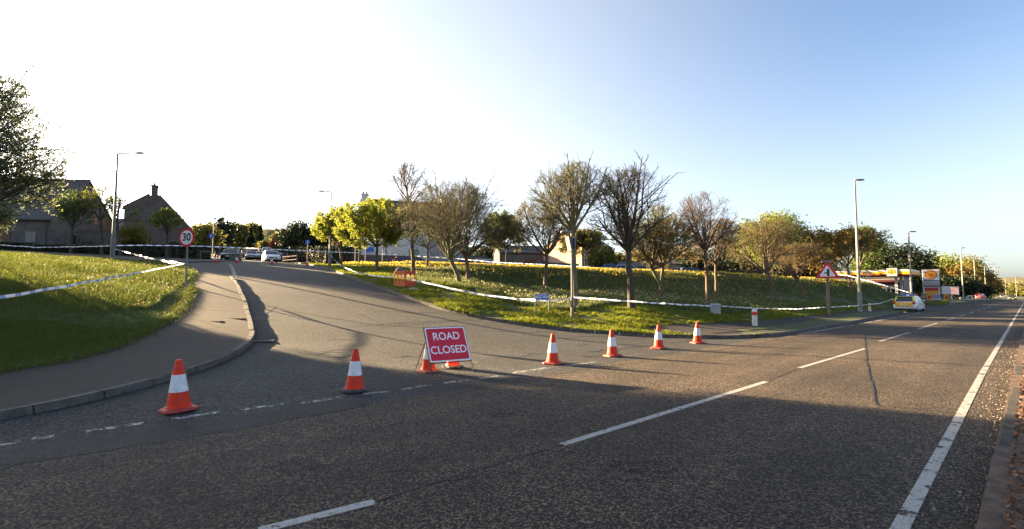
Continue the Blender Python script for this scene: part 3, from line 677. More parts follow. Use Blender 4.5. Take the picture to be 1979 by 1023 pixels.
    pt('leafy_tree', 'green topped tree on two thin trunks, left trunk', 967, 519, 410, 34, 480, 50, 28, 'dark', 'green', 8000, 0, lsize=.16, nl=8, n2=7, n3=6, n4=5, r0=.11, spread=(15, 70), cb=1.5)
    pt('leafy_tree', 'olive topped tree on the right of two thin trunks', 978, 519, 424, 38, 480, 51, 29, 'dark', 'olive', 7000, 2, lsize=.16, nl=8, n2=7, n3=6, n4=5, r0=.11, spread=(20, 70), cb=1.5)
    pt('leafy_tree', 'small dark olive tree just right of the traffic sign pole', 1132, 521, 446, 44, 496, 54, 30, 'dark', 'olive', 15000, 0, lsize=.15, nl=8, n2=7, n3=6, n4=5, r0=.1, spread=(20, 70), cb=.9)
    pt('leafy_tree', 'copper brown tree above the bank behind the warning triangle', 1643, 541, 446, 62, 512, 58, 31, 'brown', 'orange', 11000, -4, lsize=.15, nl=9, n2=8, n3=7, n4=5, r0=.15, spread=(18, 66), cb=1.5)
    pt('leafy_tree', 'green tree on the bank top left of the tall lamp post', 1656, 543, 442, 50, 512, 61, 32, 'green', 'green', 10000, 8, lsize=.17, nl=9, n2=8, n3=7, n4=5, r0=.15, spread=(15, 60), cb=1.9)
plantation()
def left_trees():
    p = gpos(-128, 20.5)
    tree('spring_tree', 'large pale leafed spring tree reaching in over the lawn at the left edge', p, 9.4, 2.0, 4.0, BARK['dark'], 47, LEAF['blossom'], 54000, .075, nl=19, n2=9, n3=8, n4=6, r0=.2, spread=(12, 86), up=.1, cb=.5)
    for q, (x, y, H, rc) in enumerate([(-22.5, 12.2, 10, 4.4), (-31, 20.2, 10.5, 4.8), (-31, 15, 11, 4.6), (-38, 25, 10, 4.6), (-36, 27.0, 6.9, 2.7)]):  # unseen trees, placed so their crowns fill the shade on the near road
        bush_tree('spring_tree', ['round tree just outside the left edge', 'tall tree further outside the left edge', 'tallest tree outside the left edge behind the others', 'far tree outside the left edge', 'small round tree far outside the left edge'][q], (x, y, G(x, y)), H, rc, LEAF['blossom'], BARK['dark'], 60+q, 26000, .26, .2 if q < 4 else .5, 110, group='trees beyond the left edge')  # last one added, crown raised to shade the road but not the lawn
    g2 = 'street trees in front of the houses'
    def st(kind, label, bx, Y, ty, cw, fy, seed, leaf, nleaf, ls, lean=0, bark='dark', **k):
        p = gpos(bx, Y, 495); s = Y/935
        return tree(kind, label, p, zat(ty, Y)-p.z, zat(fy, Y)-p.z, cw*s, BARK[bark], seed, LEAF[leaf], nleaf, ls, group=g2, lean=(lean*s, 0), **k)
    st('spring_tree', 'small green leafed tree in front of the left house gable', 137, 46, 366, 34, 440, 42, 'green', 3000, .12, nl=8, n2=7, n3=6, n4=4, r0=.13, spread=(12, 55))
    st('spring_tree', 'sparse budding tree left of the tall street lamp', 197, 47, 358, 38, 425, 43, 'spring', 700, .14, -6, nl=6, n2=6, n3=5, n4=4, r0=.13, spread=(12, 45))
    st('spring_tree', 'sparse budding tree standing directly behind the tall street lamp', 232, 47, 378, 36, 432, 44, 'spring', 600, .14, -8, nl=6, n2=6, n3=5, n4=4, r0=.13, spread=(12, 50))
    st('spring_tree', 'small pale green tree between the stone gable and the speed sign', 322, 45, 404, 38, 452, 45, 'spring', 3600, .11, nl=8, n2=7, n3=6, n4=4, r0=.12, spread=(12, 60))
    p = gpos(256, 51); bush_tree('golden_shrub', 'rounded golden shrub below the stone gable house', p, 3.7, 1.6, LEAF['gold'], BARK['dark'], 46, 5000, .13, .12, 40, cat='shrub')
left_trees()
def back_trees():
    gb = 'trees behind the parked cars'
    def bt(name, label, px, Y, ty, wpx, leaf, seed, n=5000, ls=.3, shape='round', base=.08, nc=70, by=None, group=gb, cat='tree', spread=.28):
        p = gpos(px, Y, 500); bush_tree(name, label, p, zat(ty, Y)-p.z, wpx*Y/935, LEAF[leaf], BARK['dark'], seed, n, ls, base, nc, group, cat, shape, .2, spread)
    bt('dark_evergreen', 'round topped dark evergreen left of the parked cars', 424, 95, 420, 26, 'dark', 71, 6000, .4)
    bt('dark_evergreen', 'broad black evergreen right of the red shrub', 572, 78, 428, 36, 'dark', 72, 9000, .32)
    bt('dark_evergreen', 'dark evergreen with tapering top behind the right lamp post', 622, 80, 434, 30, 'dark', 73, 8000, .32)
    bt('dark_evergreen', 'dark evergreen low and broad behind the lime trees', 665, 84, 452, 32, 'dark', 74, 7000, .34)
    bt('olive_tree', 'olive green tree beside the speed limit sign', 392, 85, 432, 30, 'olive', 75, 6000, .34)
    bt('olive_tree', 'hazy olive tree right of the round dark evergreen', 458, 120, 428, 26, 'olive', 76, 5000, .5)
    bt('olive_tree', 'hazy olive tree with ragged top above the parked car row', 485, 135, 428, 24, 'olive', 77, 4500, .55)
    bt('conifer', 'left narrow conifer above the parked car row', 483, 108, 438, 11, 'dark', 78, 3000, .4, 'cone', .02, 50)
    bt('conifer', 'right narrow conifer above the parked car row', 501, 104, 436, 12, 'dark', 79, 3000, .4, 'cone', .02, 50)
    bt('shrub', 'clipped dark shrub above the white van', 510, 100, 464, 14, 'olive', 80, 3000, .32, nc=40, cat='shrub')
    bt('red_shrub', 'red leafed shrub beside the white parked car', 534, 86, 450, 10, 'red', 81, 2600, .28, base=.1, nc=40, cat='shrub')
    bt('olive_tree', 'sunlit tree on the skyline above the red shrub', 545, 170, 446, 22, 'olive', 82, 3000, .6)
    gr = 'trees above the grass bank'
    bt('leafy_tree', 'yellow green tree behind the wide leaning tree', 1478, 62, 414, 52, 'spring', 83, 14000, .2, group=gr, base=.25)
    bt('leafy_tree', 'tall blue green tree rising behind the yellow green tree', 1518, 74, 404, 40, 'green', 84, 9000, .24, group=gr, base=.25, nc=50)
    bt('conifer', 'dark pine tip poking above the yellow green tree', 1452, 82, 412, 15, 'dark', 85, 3000, .3, group=gr)
    bt('leafy_tree', 'brown green tree left of the copper tree', 1582, 72, 442, 40, 'orange', 86, 9000, .24, group=gr, base=.2)
    bt('dark_evergreen', 'dark green tree behind the lamp post on the bank', 1690, 112, 464, 40, 'green', 87, 9000, .38, group=gr, base=.15)
    bt('dark_evergreen', 'flat topped dark tree behind the filling station canopy', 1742, 108, 478, 52, 'dark', 88, 11000, .38, group=gr, base=.3)
    bt('leafy_tree', 'olive tree left of the flat topped dark tree', 1700, 116, 482, 40, 'olive', 89, 7000, .4, group=gr, base=.2)
    for q, (px, Y, ty, w, lf, lb) in enumerate([(1825, 150, 491, 40, 'spring', 'round lime tree on the wooded slope behind the price sign'), (1868, 165, 496, 36, 'olive', 'round olive tree on the wooded slope right of the lime one'),
            (1790, 140, 505, 34, 'olive', 'olive tree on the wooded slope left of the lime one'), (1845, 135, 515, 34, 'orange', 'copper tree low on the wooded slope'),
            (1810, 122, 535, 30, 'dark', 'dark bush directly behind the price sign'), (1850, 120, 540, 34, 'dark', 'dark bush behind the advert boards'),
            (1890, 165, 520, 30, 'orange', 'brown tree at the right end of the wooded slope'), (1905, 180, 535, 24, 'dark', 'dark tree at the foot of the wooded slope by the road'),
            (1770, 118, 525, 30, 'dark', 'dark bush right of the canopy'), (1880, 140, 552, 26, 'dark', 'dark low bush above the roadside lamp posts')]):
        bt('wooded_slope_tree', lb, px, Y, ty, w, lf, 90+q, 6000, .5 if lf != 'dark' else .45, group='trees on the wooded slope', base=.05, nc=60)
    for q, (px, Y, ty, w, lf, lb) in enumerate([(1245, 95, 482, 40, 'olive', 'olive tree behind the low houses, left'), (1310, 100, 474, 50, 'orange', 'brown tree behind the low houses, middle'),
            (1400, 92, 462, 52, 'dark', 'dark tree behind the low houses, right'), (1345, 84, 492, 30, 'dark', 'dark shrub beside the low houses'), (1195, 88, 490, 26, 'olive', 'olive tree by the small pale shed'),
            (1450, 78, 488, 40, 'dark', 'dark shrub mass under the yellow green tree'), (1540, 80, 492, 44, 'dark', 'dark shrub mass under the copper tree'), (945, 92, 470, 34, 'dark', 'dark tree right of the white house'), (1500, 100, 452, 60, 'olive', 'olive tree deep behind the yellow green tree'),
            (1166, 66, 474, 26, 'olive', 'olive tree between the sign pole and the dark trunked tree'), (1615, 122, 490, 50, 'dark', 'dark tree left of the canopy')]):
        bt('background_tree', lb, px, Y, ty, w, lf, 110+q, 6000, .34, group='trees behind the bank', base=.05, nc=55)
back_trees()
# ---------------------------------------------------------------- grass, daffodils, dandelions (nobody could count them)
def blades_mesh(rng, x, y, z, h, w, lean=.35):
    n = len(x); an = rng.random(n)*6.283; dx, dy = np.cos(an), np.sin(an)
    bend = rng.normal(size=(n, 2))*lean*h[:, None]; b = np.column_stack([x, y, z])
    s = np.column_stack([dx, dy, np.zeros(n)])*w[:, None]/2
    mid = b+np.column_stack([bend*.35, h*.6]); tip = b+np.column_stack([bend, h*(1-.12*rng.random(n))])
    V = np.stack([b-s, b+s, mid+s*.75, mid-s*.75, tip], 1).reshape(-1, 3); i = np.arange(n)[:, None]*5
    return V, [i+np.array([[0, 1, 2, 3]]), i+np.array([[3, 2, 4]])]
def stuff(name, V, F, m):
    return tag(np_mesh(name, V, F, m), kind='stuff')
GR = dict(
    lawn=leaf_mat('lawn_grass', [(.04,.08,.008), (.08,.12,.013), (.12,.125,.022)], .35),
    rough=leaf_mat('rough_grass', [(.042,.078,.009), (.085,.125,.014), (.135,.15,.028), (.11,.11,.035)], .4),
    bank=leaf_mat('bank_grass', [(.065,.105,.016), (.11,.145,.022), (.2,.19,.05)], .5),
    lush=leaf_mat('lush_grass', [(.075,.13,.009), (.145,.18,.014), (.24,.21,.025)], .52),
    daff=leaf_mat('daffodil_leaves', [(.07,.105,.045), (.12,.15,.065), (.16,.17,.08)], .5))
def patch_noise(x, y, s, seed=0):
    r = np.random.default_rng(seed); o = 0
    for k in range(5):
        a = r.random()*6.28; f = s*(1.7**k)*(.8+.4*r.random()); o = o+np.sin((x*math.cos(a)+y*math.sin(a))*f+r.random()*6)/(1.3**k)
    return o/2.6
def fan(rng, n, t0, t1, y0, y1):
    t = rng.uniform(t0, t1, n); y = y0*(y1/y0)**rng.random(n); return t*y, y
def left_grass():
    rng = np.random.default_rng(5); LA = np.array(LAWN)
    line = hp([(0,620),(150,614),(290,604),(325,580),(347,561),(366,546)])
    rough = [(-60, 14.)]+[(-30, 14.)]+line+hp([(372,538)])+LAWN_TOP[1:]+[(-90, 20)]
    x, y = fan(rng, 150000, -1.25, -.6, 8, 40); k = inside(LA, x, y); x, y = x[k], y[k]
    r = inside(rough, x, y)
    xr, yr = x[r], y[r]; pn = patch_noise(xr, yr, .9, 2); h = (.09+.13*rng.random(len(xr)))*(1+.5*pn); w = .006+.00055*yr
    V, F = blades_mesh(rng, xr, yr, GH(xr, yr)+LIFT-.02, h, w*(.7+.6*rng.random(len(w))), .45); stuff('rough_grass', V, F, GR['rough'])
    xs, ys = x[~r], y[~r]
    V, F = blades_mesh(rng, xs, ys, GH(xs, ys)+LIFT-.01, .035+.035*rng.random(len(xs)), .006+.0007*ys, .8); stuff('lawn_grass', V, F, GR['lawn'])
    x, y = fan(rng, 90000, -1.25, -.6, 6.5, 13); k = inside(LA, x, y) & ~inside(rough, x, y); x, y = x[k], y[k]
    V, F = blades_mesh(rng, x, y, GH(x, y)+LIFT-.01, .035+.04*rng.random(len(x)), .006+.0006*y, .8); stuff('lawn_grass', V, F, GR['lawn'])
    x, y = fan(rng, 2000, -1.25, -.6, 11, 38); k = inside(rough, x, y) & (patch_noise(x, y, .6, 7) > -.2); x, y = x[k], y[k]
    pos = np.column_stack([x, y, GH(x, y)+LIFT+.1+.1*rng.random(len(x))])
    V, F = quads(rng, pos, .04); stuff('dandelions', V, F, leaf_mat('dandelion_petals', [(.55,.38,.02), (.6,.45,.03), (.5,.5,.4)], .3))
    # ragged grass creeping over the back edge of the pavement
    e = np.array(dens(LAWN_EDGE, .02)); k = (e[:, 0] > -14); e = e[k]; e = e[rng.integers(0, len(e), 9000)]+rng.normal(size=(9000, 2))*.06*(1+np.abs(rng.normal(size=(9000, 1))))
    V, F = blades_mesh(rng, e[:, 0], e[:, 1], GH(e[:, 0], e[:, 1])+LIFT, .05+.06*rng.random(9000), .006+.0006*e[:, 1], 1.); stuff('edge_grass', V, F, GR['rough'])
left_grass()
def bank_grass():
    rng = np.random.default_rng(6); off_ = [np.array(p) for p in (SIDE, MAIN, FORE, PAVR)]
    x, y = fan(rng, 330000, -.43, .86, 18, 75)
    k = np.ones(len(x), bool)
    for p in off_: k &= ~inside(p, x, y)
    k &= uv(x, y)[1] > 7.3; x, y = x[k], y[k]
    strip = inside(STRIPP, x, y)
    kr = np.array(KR); u, v = uv(x, y)
    gf = np.array(GRASS_FRONT); edge = np.concatenate([kr[::2], gf[::2]])
    d = np.full(len(x), 99.)
    for q in edge: d = np.minimum(d, np.hypot(x-q[0], y-q[1]))
    t = x/y; px = 989.5+935*t
    meadow_from = np.interp(px, [560, 700, 800, 900, 1000, 1100, 1250, 1400, 1600, 1740], [40, 5, 3.6, 4.5, 5., 5.2, 4.2, 2.6, 1.5, 1.5])
    md = (d > meadow_from+.8*patch_noise(x, y, .5, 3)) & ~strip & (px > 640)
    a = ~md; xa, ya = x[a], y[a]; pn = patch_noise(xa, ya, 1.6, 4)
    h = np.where(strip[a], .05, .09)*(1+1.1*np.clip(pn, -.8, 1.5))*(.6+.8*rng.random(len(xa)))+.02
    V, F = blades_mesh(rng, xa, ya, GH(xa, ya)+LIFT-.02, h, .012+.0009*ya, .7); stuff('verge_grass', V, F, GR['lush'])
    xb, yb = x[md], y[md]; pn = patch_noise(xb, yb, .8, 5); h = (.17+.13*rng.random(len(xb)))*(1+.35*pn)
    pick = rng.random(len(xb)) < .55
    for nm, kk, mm in (('meadow_grass', ~pick, GR['bank']), ('daffodil_leaves', pick, GR['daff'])):
        V, F = blades_mesh(rng, xb[kk], yb[kk], GH(xb[kk], yb[kk])+LIFT-.02, h[kk], .012+.0009*yb[kk], .3); stuff(nm, V, F, mm)
    # flowers: pale ones going over low on the bank, yellow ones along its crest
    x, y = fan(rng, 95000, -.35, .85, 20, 64); k = np.ones(len(x), bool)
    for p in off_+[np.array(STRIPP)]: k &= ~inside(p, x, y)
    x, y = x[k], y[k]; d = np.full(len(x), 99.)
    for q in edge: d = np.minimum(d, np.hypot(x-q[0], y-q[1]))
    px = 989.5+935*x/y; mf = np.interp(px, [560, 700, 800, 900, 1000, 1100, 1250, 1400, 1600, 1740], [40, 7, 4, 4.5, 5., 5.2, 4.2, 2.6, 1.5, 1.5])
    cy = np.interp(px, [640, 700, 790, 900, 1000, 1100, 1220, 1400, 1500, 1600, 1690, 1740], [46, 44, 42, 37.5, 38.5, 38.5, 39.5, 44.5, 48, 55, 63.5, 76.5])
    nn = patch_noise(x, y, .5, 9); crest = (y > cy-.8+nn) & (y < cy+14)
    pale = (d > mf+.5) & ~crest & (rng.random(len(x)) < .16+.32*nn)
    yel = crest & (rng.random(len(x)) < .36+.75*patch_noise(x, y, .9, 12))
    pos = np.column_stack([x, y, GH(x, y)+LIFT+.2+.12*rng.random(len(x))])
    V, F = quads(rng, pos[pale], .075); stuff('faded_daffodils', V, F, leaf_mat('faded_daffodil_petals', [(.42,.41,.28), (.48,.44,.22), (.32,.32,.2)], .4))
    V, F = quads(rng, pos[yel], .125); stuff('yellow_daffodils', V, F, leaf_mat('yellow_daffodil_petals', [(.58,.38,.03), (.66,.46,.05), (.5,.38,.08)], .4))
    x, y = fan(rng, 14000, .75, .9, 58, 110); k = inside(ISLE, x, y); x, y = x[k], y[k]
    if len(x): 
        V, F = blades_mesh(rng, x, y, GH(x, y)+LIFT-.02, .1+.1*rng.random(len(x)), np.full(len(x), .08), .5); stuff('verge_grass', V, F, GR['bank'])
bank_grass()
def litter_right():
    rng = np.random.default_rng(9); n = 9000; u = 2+26*rng.random(n)**1.7; v = .33-1.6*rng.random(n)**1.2-.12; x, y = xy(u, v)
    pos = np.column_stack([x, y, np.full(n, .1)+.012*rng.random(n)]); V, F = quads(rng, pos, .035, 1.2)
    stuff('dead_leaves', V, F, leaf_mat('dead_leaf', [(.10,.05,.03), (.17,.09,.05), (.06,.035,.025)], .1))
    n = 2600; u = 2+26*rng.random(n)**1.5; v = .36+.42*rng.random(n)**1.6; x, y = xy(u, v)
    V, F = quads(rng, np.column_stack([x, y, np.full(n, .006)]), .016, 1.3); stuff('road_grit', V, F, leaf_mat('grit_stone', [(.2,.16,.12), (.12,.09,.07), (.25,.22,.18)], .0))
litter_right()
# ---------------------------------------------------------------- cones, signs, posts, tapes
ORANGE = vmat('orange_cone_plastic', (.44,.03,.012), (.64,.034,.008), 7, .55, spec=.25, lo=.3, hi=.5); SLEEVE = vmat('reflective_sleeve', (.5,.5,.53), (.7,.7,.73), 10, .4)
CB = dict(red=vmat('dirty_red_cone_base', (.28,.03,.025), (.36,.045,.03), 8, .6), black=vmat('black_rubber_cone_base', (.03,.03,.03), (.07,.065,.06), 8, .8),
          orange=vmat('orange_cone_base', (.5,.06,.03), (.62,.09,.04), 8, .5), brown=vmat('brown_dirty_cone_base', (.2,.05,.035), (.28,.08,.05), 8, .7))
def make_cone():
    root = empty('traffic_cone', (0, 0, 0), 0, 'x', 'traffic cone', 'traffic cones closing the side road')
    b = MB(); s, c = .215, .07
    def octa(k, z): return [(x*k, y*k, z) for x, y in ((s, s-c), (s-c, s), (-s+c, s), (-s, s-c), (-s, -s+c), (-s+c, -s), (s-c, -s), (s, -s+c))]
    b.loft([octa(.97, .004), octa(1, .012), octa(.98, .034), octa(.9, .046), octa(.75, .052)]); b.build('base', CB['orange'], root)
    m = MB(); m.lathe([(.172, .05), (.165, .072), (.15, .085), (.120, .278), (.083, .522), (.042, .715), (.04, .72), (.043, .724), (.040, .735), (.025, .738)], 28); m.build('body', ORANGE, root, True)
    k = MB(); k.lathe([(.1205, .276), (.1235, .278), (.0865, .522), (.0835, .524)], 28); k.build('reflective_sleeve', SLEEVE, root, True)
    return root
_cone = make_cone()
def cones():
    L_ = [(345,795,'red',12,'nearest cone, on a red base at the end of the give way line'), (685,757,'black',-8,'cone on a black base, alone left of the road closed sign'),
          (828,719,'brown',10,'cone on a dirty brown base behind the left leg of the road closed sign'), (875,711,'black',4,'cone on a black base mostly hidden behind the road closed sign'),
          (1068,704,'orange',20,'first cone right of the road closed sign'), (1184,689,'orange',-14,'second cone right of the road closed sign'),
          (1273,674,'orange',8,'third cone right of the road closed sign'), (1348,664,'orange',-20,'last cone of the row, nearest the white bollard'),
          (415,508.5,'red',5,'far cone at the mouth of the left lane'), (452.5,504,'red',15,'far cone half hidden behind another by the grey board'),
          (457.5,508.5,'orange',0,'far cone in front of the grey board'), (525,511,'orange',9,'far cone in front of the white car'), (594,513.5,'red',-6,'far cone below the blue sign on the right')]
    for i, (px, py, bs, r, lb) in enumerate(L_):
        p = hit(px, py); p.z = G(p.x, p.y)+.004; o = _cone if i == 0 else copy_tree(_cone)
        o.location = p; o.rotation_euler = (R_((i*37 % 5-2)*.7), R_((i*53 % 5-2)*.7), R_(r)+.7); o['label'] = lb
        c = [q for q in o.children if q.name.startswith('base')][0]
        if bs != 'orange': c.data = c.data.copy(); c.data.materials[0] = CB[bs]
cones()
def road_closed():
    f1, f2 = hit(835.5, 727), hit(915.5, 720.5); mid = (f1+f2)/2; rz = math.atan2(f2.y-f1.y, f2.x-f1.x); w = (f2-f1).length/2
    root = empty('road_closed_sign', (mid.x, mid.y, G(mid.x, mid.y)+.004), rz, 'red folding ROAD CLOSED sign on a black metal frame', 'road sign')
    sl_, tl = 1.10, math.atan2(.54, .957); dy, dz = math.sin(tl), math.cos(tl)
    fr = MB()
    for x in (-w, w): fr.tube([(x, 0, .0), (x, dy*sl_, dz*sl_)], .013, 6)
    for s in (.27, sl_): fr.tube([(-w, dy*s, dz*s), (w, dy*s, dz*s)], .012, 6)
    fr.build('frame', M['black'], root)
    for x in (-w, w):
        l = MB(); l.tube([(x, dy*.8, dz*.8), (x*1.02, 1.0, 0)], .011, 6); l.build('leg', M['rust'], root)
    b = MB(); b.tube([(-w, .96, .12), (w, .96, .12)], .009, 6); b.build('brace', M['black'], root)
    pl = bpy.data.objects.new('sign_plate', None); 
    a = MB(); hw, h0, h1 = w-.005, .285, 1.09
    def rr(x, z0, z1, r, n=4):
        out = []
        for cx_, cz_, a0 in ((x-r, z1-r, 0), (-x+r, z1-r, 90), (-x+r, z0+r, 180), (x-r, z0+r, 270)):
            out += [(cx_+r*math.cos(R_(a0+90*i/n)), cz_+r*math.sin(R_(a0+90*i/n))) for i in range(n+1)]
        return out
    a.prism(rr(hw, h0, h1, .03), -.022, -.014); plate = a.build('sign_plate', M['white_sign'], root)
    c = MB(); c.prism(rr(hw-.028, h0+.028, h1-.028, .025), -.0245, -.0222); c.build('red_face', vmat('red_sign_sheeting', (.55,.012,.03), (.66,.02,.04), 5, .4), plate)
    plate.rotation_euler = (-tl, 0, 0)
    letters('lettering', 'ROAD', .25, M['white_sign'], plate, (-.0, -.0265, .865), bold=.010, depth=.001, sx=.92)
    letters('lettering', 'CLOSED', .25, M['white_sign'], plate, (.0, -.0265, .545), bold=.010, depth=.001, sx=.92)
    d = MB(); d.tube([(-.12, -.027, 1.03), (-.12, -.0265, 1.03)], .012, 8); d.build('bolt', M['black'], plate)
road_closed()
def ring_disc(mb, r0, r1, y, n=40):
    vs = []; 
    for k in range(n):
        a = 2*math.pi*k/n
        for r in (r0, r1): vs.append((r*math.cos(a), y, r*math.sin(a)))
    mb.add(vs, [(2*k, 2*k+1, (2*k+3) % (2*n), (2*k+2) % (2*n)) for k in range(n)])
def disc(mb, r, y0, y1, n=40): mb.prism([(r*math.cos(2*math.pi*k/n), r*math.sin(2*math.pi*k/n)) for k in range(n)], y0, y1)
def round_sign(px, py, Y, cpy, r, label, txt, post_r=.04, name='speed_limit_sign', rz=None, bold=.03):
    p = on(px, Y, py, .1); zc = zat(cpy, Y)-p.z
    root = empty(name, p, math.atan2(p.x, -p.y)*0+(rz if rz is not None else 0), label, 'road sign')
    b = MB(); b.tube([(0, 0, -.2), (0, 0, zc+r*.8)], post_r, 12); b.build('post', M['galv'], root)
    pl = MB(); disc(pl, r, -post_r-.022, -post_r-.012); f = pl.build('sign_plate', [M['red_sign']], root); f.location = (0, 0, zc)
    w = MB(); disc(w, r*.76, -post_r-.025, -post_r-.0225); w.build('white_face', M['white_sign'], f)
    if txt: letters('numerals', txt, r*1.12, M['black_sign'], f, (0, -post_r-.027, 0), bold=bold, depth=.001, sx=.95)
    bk = MB(); disc(bk, r*.985, -post_r-.011, -post_r-.006); bk.build('sign_back', M['grey_sign'], f)
    c = MB()
    for z in (-.18, .2): c = MB(); c.box(-.07, .07, -post_r-.006, post_r*.6, zc+z-.02, zc+z+.02); c.build('clip', M['galv'], root)
    return root
round_sign(359, 553, 21.5, 459.5, .42, 'round red ringed 30 speed limit sign on the lawn beside the pavement', '30', rz=R_(-12))
def warning_sign():
    p = hit(1602, 612); p.z = G(p.x, p.y)+.1; Y = p.y; s = Y/935
    root = empty('warning_sign', p, R_(-30), 'red edged triangular side road warning sign on a wooden post', 'road sign')
    zt, zb = zat(508, Y)-p.z, zat(537.5, Y)-p.z; hw = 18.5*s
    b = MB(); b.tube([(0, 0, -.2), (0, 0, zb+.5)], .11, 12); b.build('post', M['wood'], root)
    def tri(k, y0, y1, m, nm, par):
        cz = zb+(zt-zb)/3; q = MB(); pts = []
        for cx_, z_, a0 in ((-hw, zb, 150), (hw, zb, 270), (0, zt+.05, 30)):
            for i in range(5):
                a = R_(a0+i*30); pts.append((cx_*.9*k+.09*k*math.cos(a), cz+(z_+(.06 if z_ == zb else -.1)-cz)*k+.09*k*math.sin(a)))
        q.prism(pts, y0, y1); return q.build(nm, m, par)
    f = tri(1, -.145, -.135, M['red_sign'], 'sign_plate', root); tri(.66, -.148, -.1452, M['white_sign'], 'white_face', f)
    k = MB(); z0 = zb+.14; k.prism([(-.02, z0), (.13, z0), (.13, z0+.46), (.105, z0+.52), (.055, z0+.55), (.005, z0+.52), (-.02, z0+.46)], -.151, -.1485); k.prism([(-.2, z0+.19), (-.03, z0+.17), (-.03, z0+.3), (-.2, z0+.25)], -.151, -.1485); k.build('symbol', M['black_sign'], f)
    c = MB(); c.box(-.34, .34, -.2, .14, zt+.02, zt+.13, .03); c.tube([(0, 0, zb+.5), (0, 0, zt+.04)], .03, 8); c.build('sign_light', M['galv'], root)
warning_sign()
def bollard(px, py, h, label):
    p = hit(px, py); p.z = G(p.x, p.y)+.1; H = zat(py-h, p.y)-p.z; r = 5.6/38*H
    root = empty('bollard', p, 0, label, 'bollard', 'white bollards with a red band')
    m = MB(); m.lathe([(r*1.02, -.05), (r, H*.5), (r, H-.12), (r*.93, H-.05), (r*.7, H-.015), (.02, H)], 20); m.build('post', vmat('white_concrete', (.55,.52,.47), (.72,.7,.65), 5, .75), root, True)
    k = MB(); k.lathe([(r*1.002, H*.62), (r*1.03, H*.622), (r*1.03, H*.82), (r*1.002, H*.822)], 20); k.build('red_band', M['red_sign'], root, True)
bollard(1459, 634, 37, 'white bollard with a red band on the near tip of the grass strip')
bollard(1681, 604, 17.5, 'white bollard with a red band close to the police car')
bollard(1838.5, 579.5, 12, 'thin white bollard with a red band on the filling station island')
def cabinet():
    p = hit(1383, 612); p.z = G(p.x, p.y)+.1; s = p.y/935; H = zat(587, p.y)-p.z
    root = empty('utility_cabinet', p, R_(-20), 'grey concrete utility cabinet on the grass, tied with police tape', 'cabinet')
    w = 9*s; m = MB(); m.box(-w, w, -w*.8, w*.8, -.1, H*.84, .015); m.build('body', vmat('weathered_concrete', (.27,.28,.28), (.42,.42,.41), 5, .9, .2), root)
    c = MB(); c.box(-w*1.04, w*1.04, -w*.86, w*.86, H*.842, H, .03); c.build('lid', vmat('grey_cap', (.36,.37,.38), (.5,.5,.5), 5, .8), root)
    d = MB(); d.box(-w*.8, w*.8, -w*.8-.006, -w*.8-.0005, .08, H*.78); d.build('door', vmat('cabinet_door', (.3,.31,.31), (.4,.4,.4), 3, .8), root)
cabinet()
def name_sign(p, s, wpx, hpx, topz, legpx, label, txt, face, rz=0, legs='galv'):
    root = empty('street_name_sign', p, rz, label, 'street sign'); w = wpx*s/2; h = hpx*s
    for x in (-w*.9, w*.9):
        l = MB(); l.tube([(x, 0, -.15), (x, 0, topz)], .028, 8); l.build('leg', M[legs], root)
    pl = MB(); pl.box(-w, w, -.045, -.03, topz-h, topz); f = pl.build('sign_plate', M['white_sign'] if face else M['grey_sign'], root)
    if face:
        q = MB(); q.box(-w+.012, w-.012, -.048, -.0452, topz-h+.012, topz-.012); q.build('blue_face', face, f)
        letters('lettering', txt, h*.72, M['white_sign'], f, (0, -.0495, topz-h/2), bold=.02, depth=.001, sx=w*2*.86/(len(txt)*h*.72*.56))
    return root
_p = hit(1048, 613); _p.z = G(_p.x, _p.y)+.1
name_sign(_p, _p.y/935, 29, 11.5, zat(568.5, _p.y)-_p.z, 0, 'blue NIGG WAY street name sign on two pale legs', 'NIGG WAY', M['blue_sign'], R_(-8))
_p = on(397, 50, 497, .1)
name_sign(_p, _p.y/935, 19, 3.5, zat(484.5, 50)-_p.z, 0, 'thin pale street name board on legs by the far left corner', '', None, R_(15))
def sign_pole():
    p = hit(1106, 621); p.z = G(p.x, p.y)+.1; Y = p.y; s = Y/935; H = zat(449, Y)-p.z
    root = empty('sign_pole', p, R_(12), 'tall grey pole with a direction sign seen edge on', 'sign pole')
    m = MB(); m.tube([(0, 0, -.2), (0, 0, 1.0)], .075, 14); m.build('base', vmat('worn_grey_paint', (.12,.11,.092), (.19,.175,.15), 5, .8), root)
    k = MB(); k.tube([(0, 0, .98), (0, 0, H-.02)], .046, 12); k.build('pole', M['galv'], root)
    a = MB(); a.tube([(0, 0, H), (-.1, 0, H+.02), (-.44, 0, H+.02)], [.07, .06, .04], 10); a.box(-.52, -.25, -.1, .1, H-.03, H+.03, .02); a.build('sign_light', M['galv'], root)
    z1, z0 = zat(458, Y)-p.z, zat(486, Y)-p.z
    q = MB(); q.prism([(-.24, z1), (-.05, z1), (-.03, z0+.04), (-.1, z0)], -.25, .25); q.build('sign_plate', M['grey_sign'], root)
    q = MB(); q.prism([(.07, z1-.03), (.17, z1-.08), (.13, z0+.22), (.07, z0+.14)], -.2, .2); q.build('sign_plate', mat('pale_sign_back', (.12,.125,.13), .6), root)
    c = MB()
    for z in (z1-.1, z0+.12): c = MB(); c.box(-.09, .09, -.09, .09, z-.02, z+.02); c.build('clip', M['black'], root)
sign_pole()
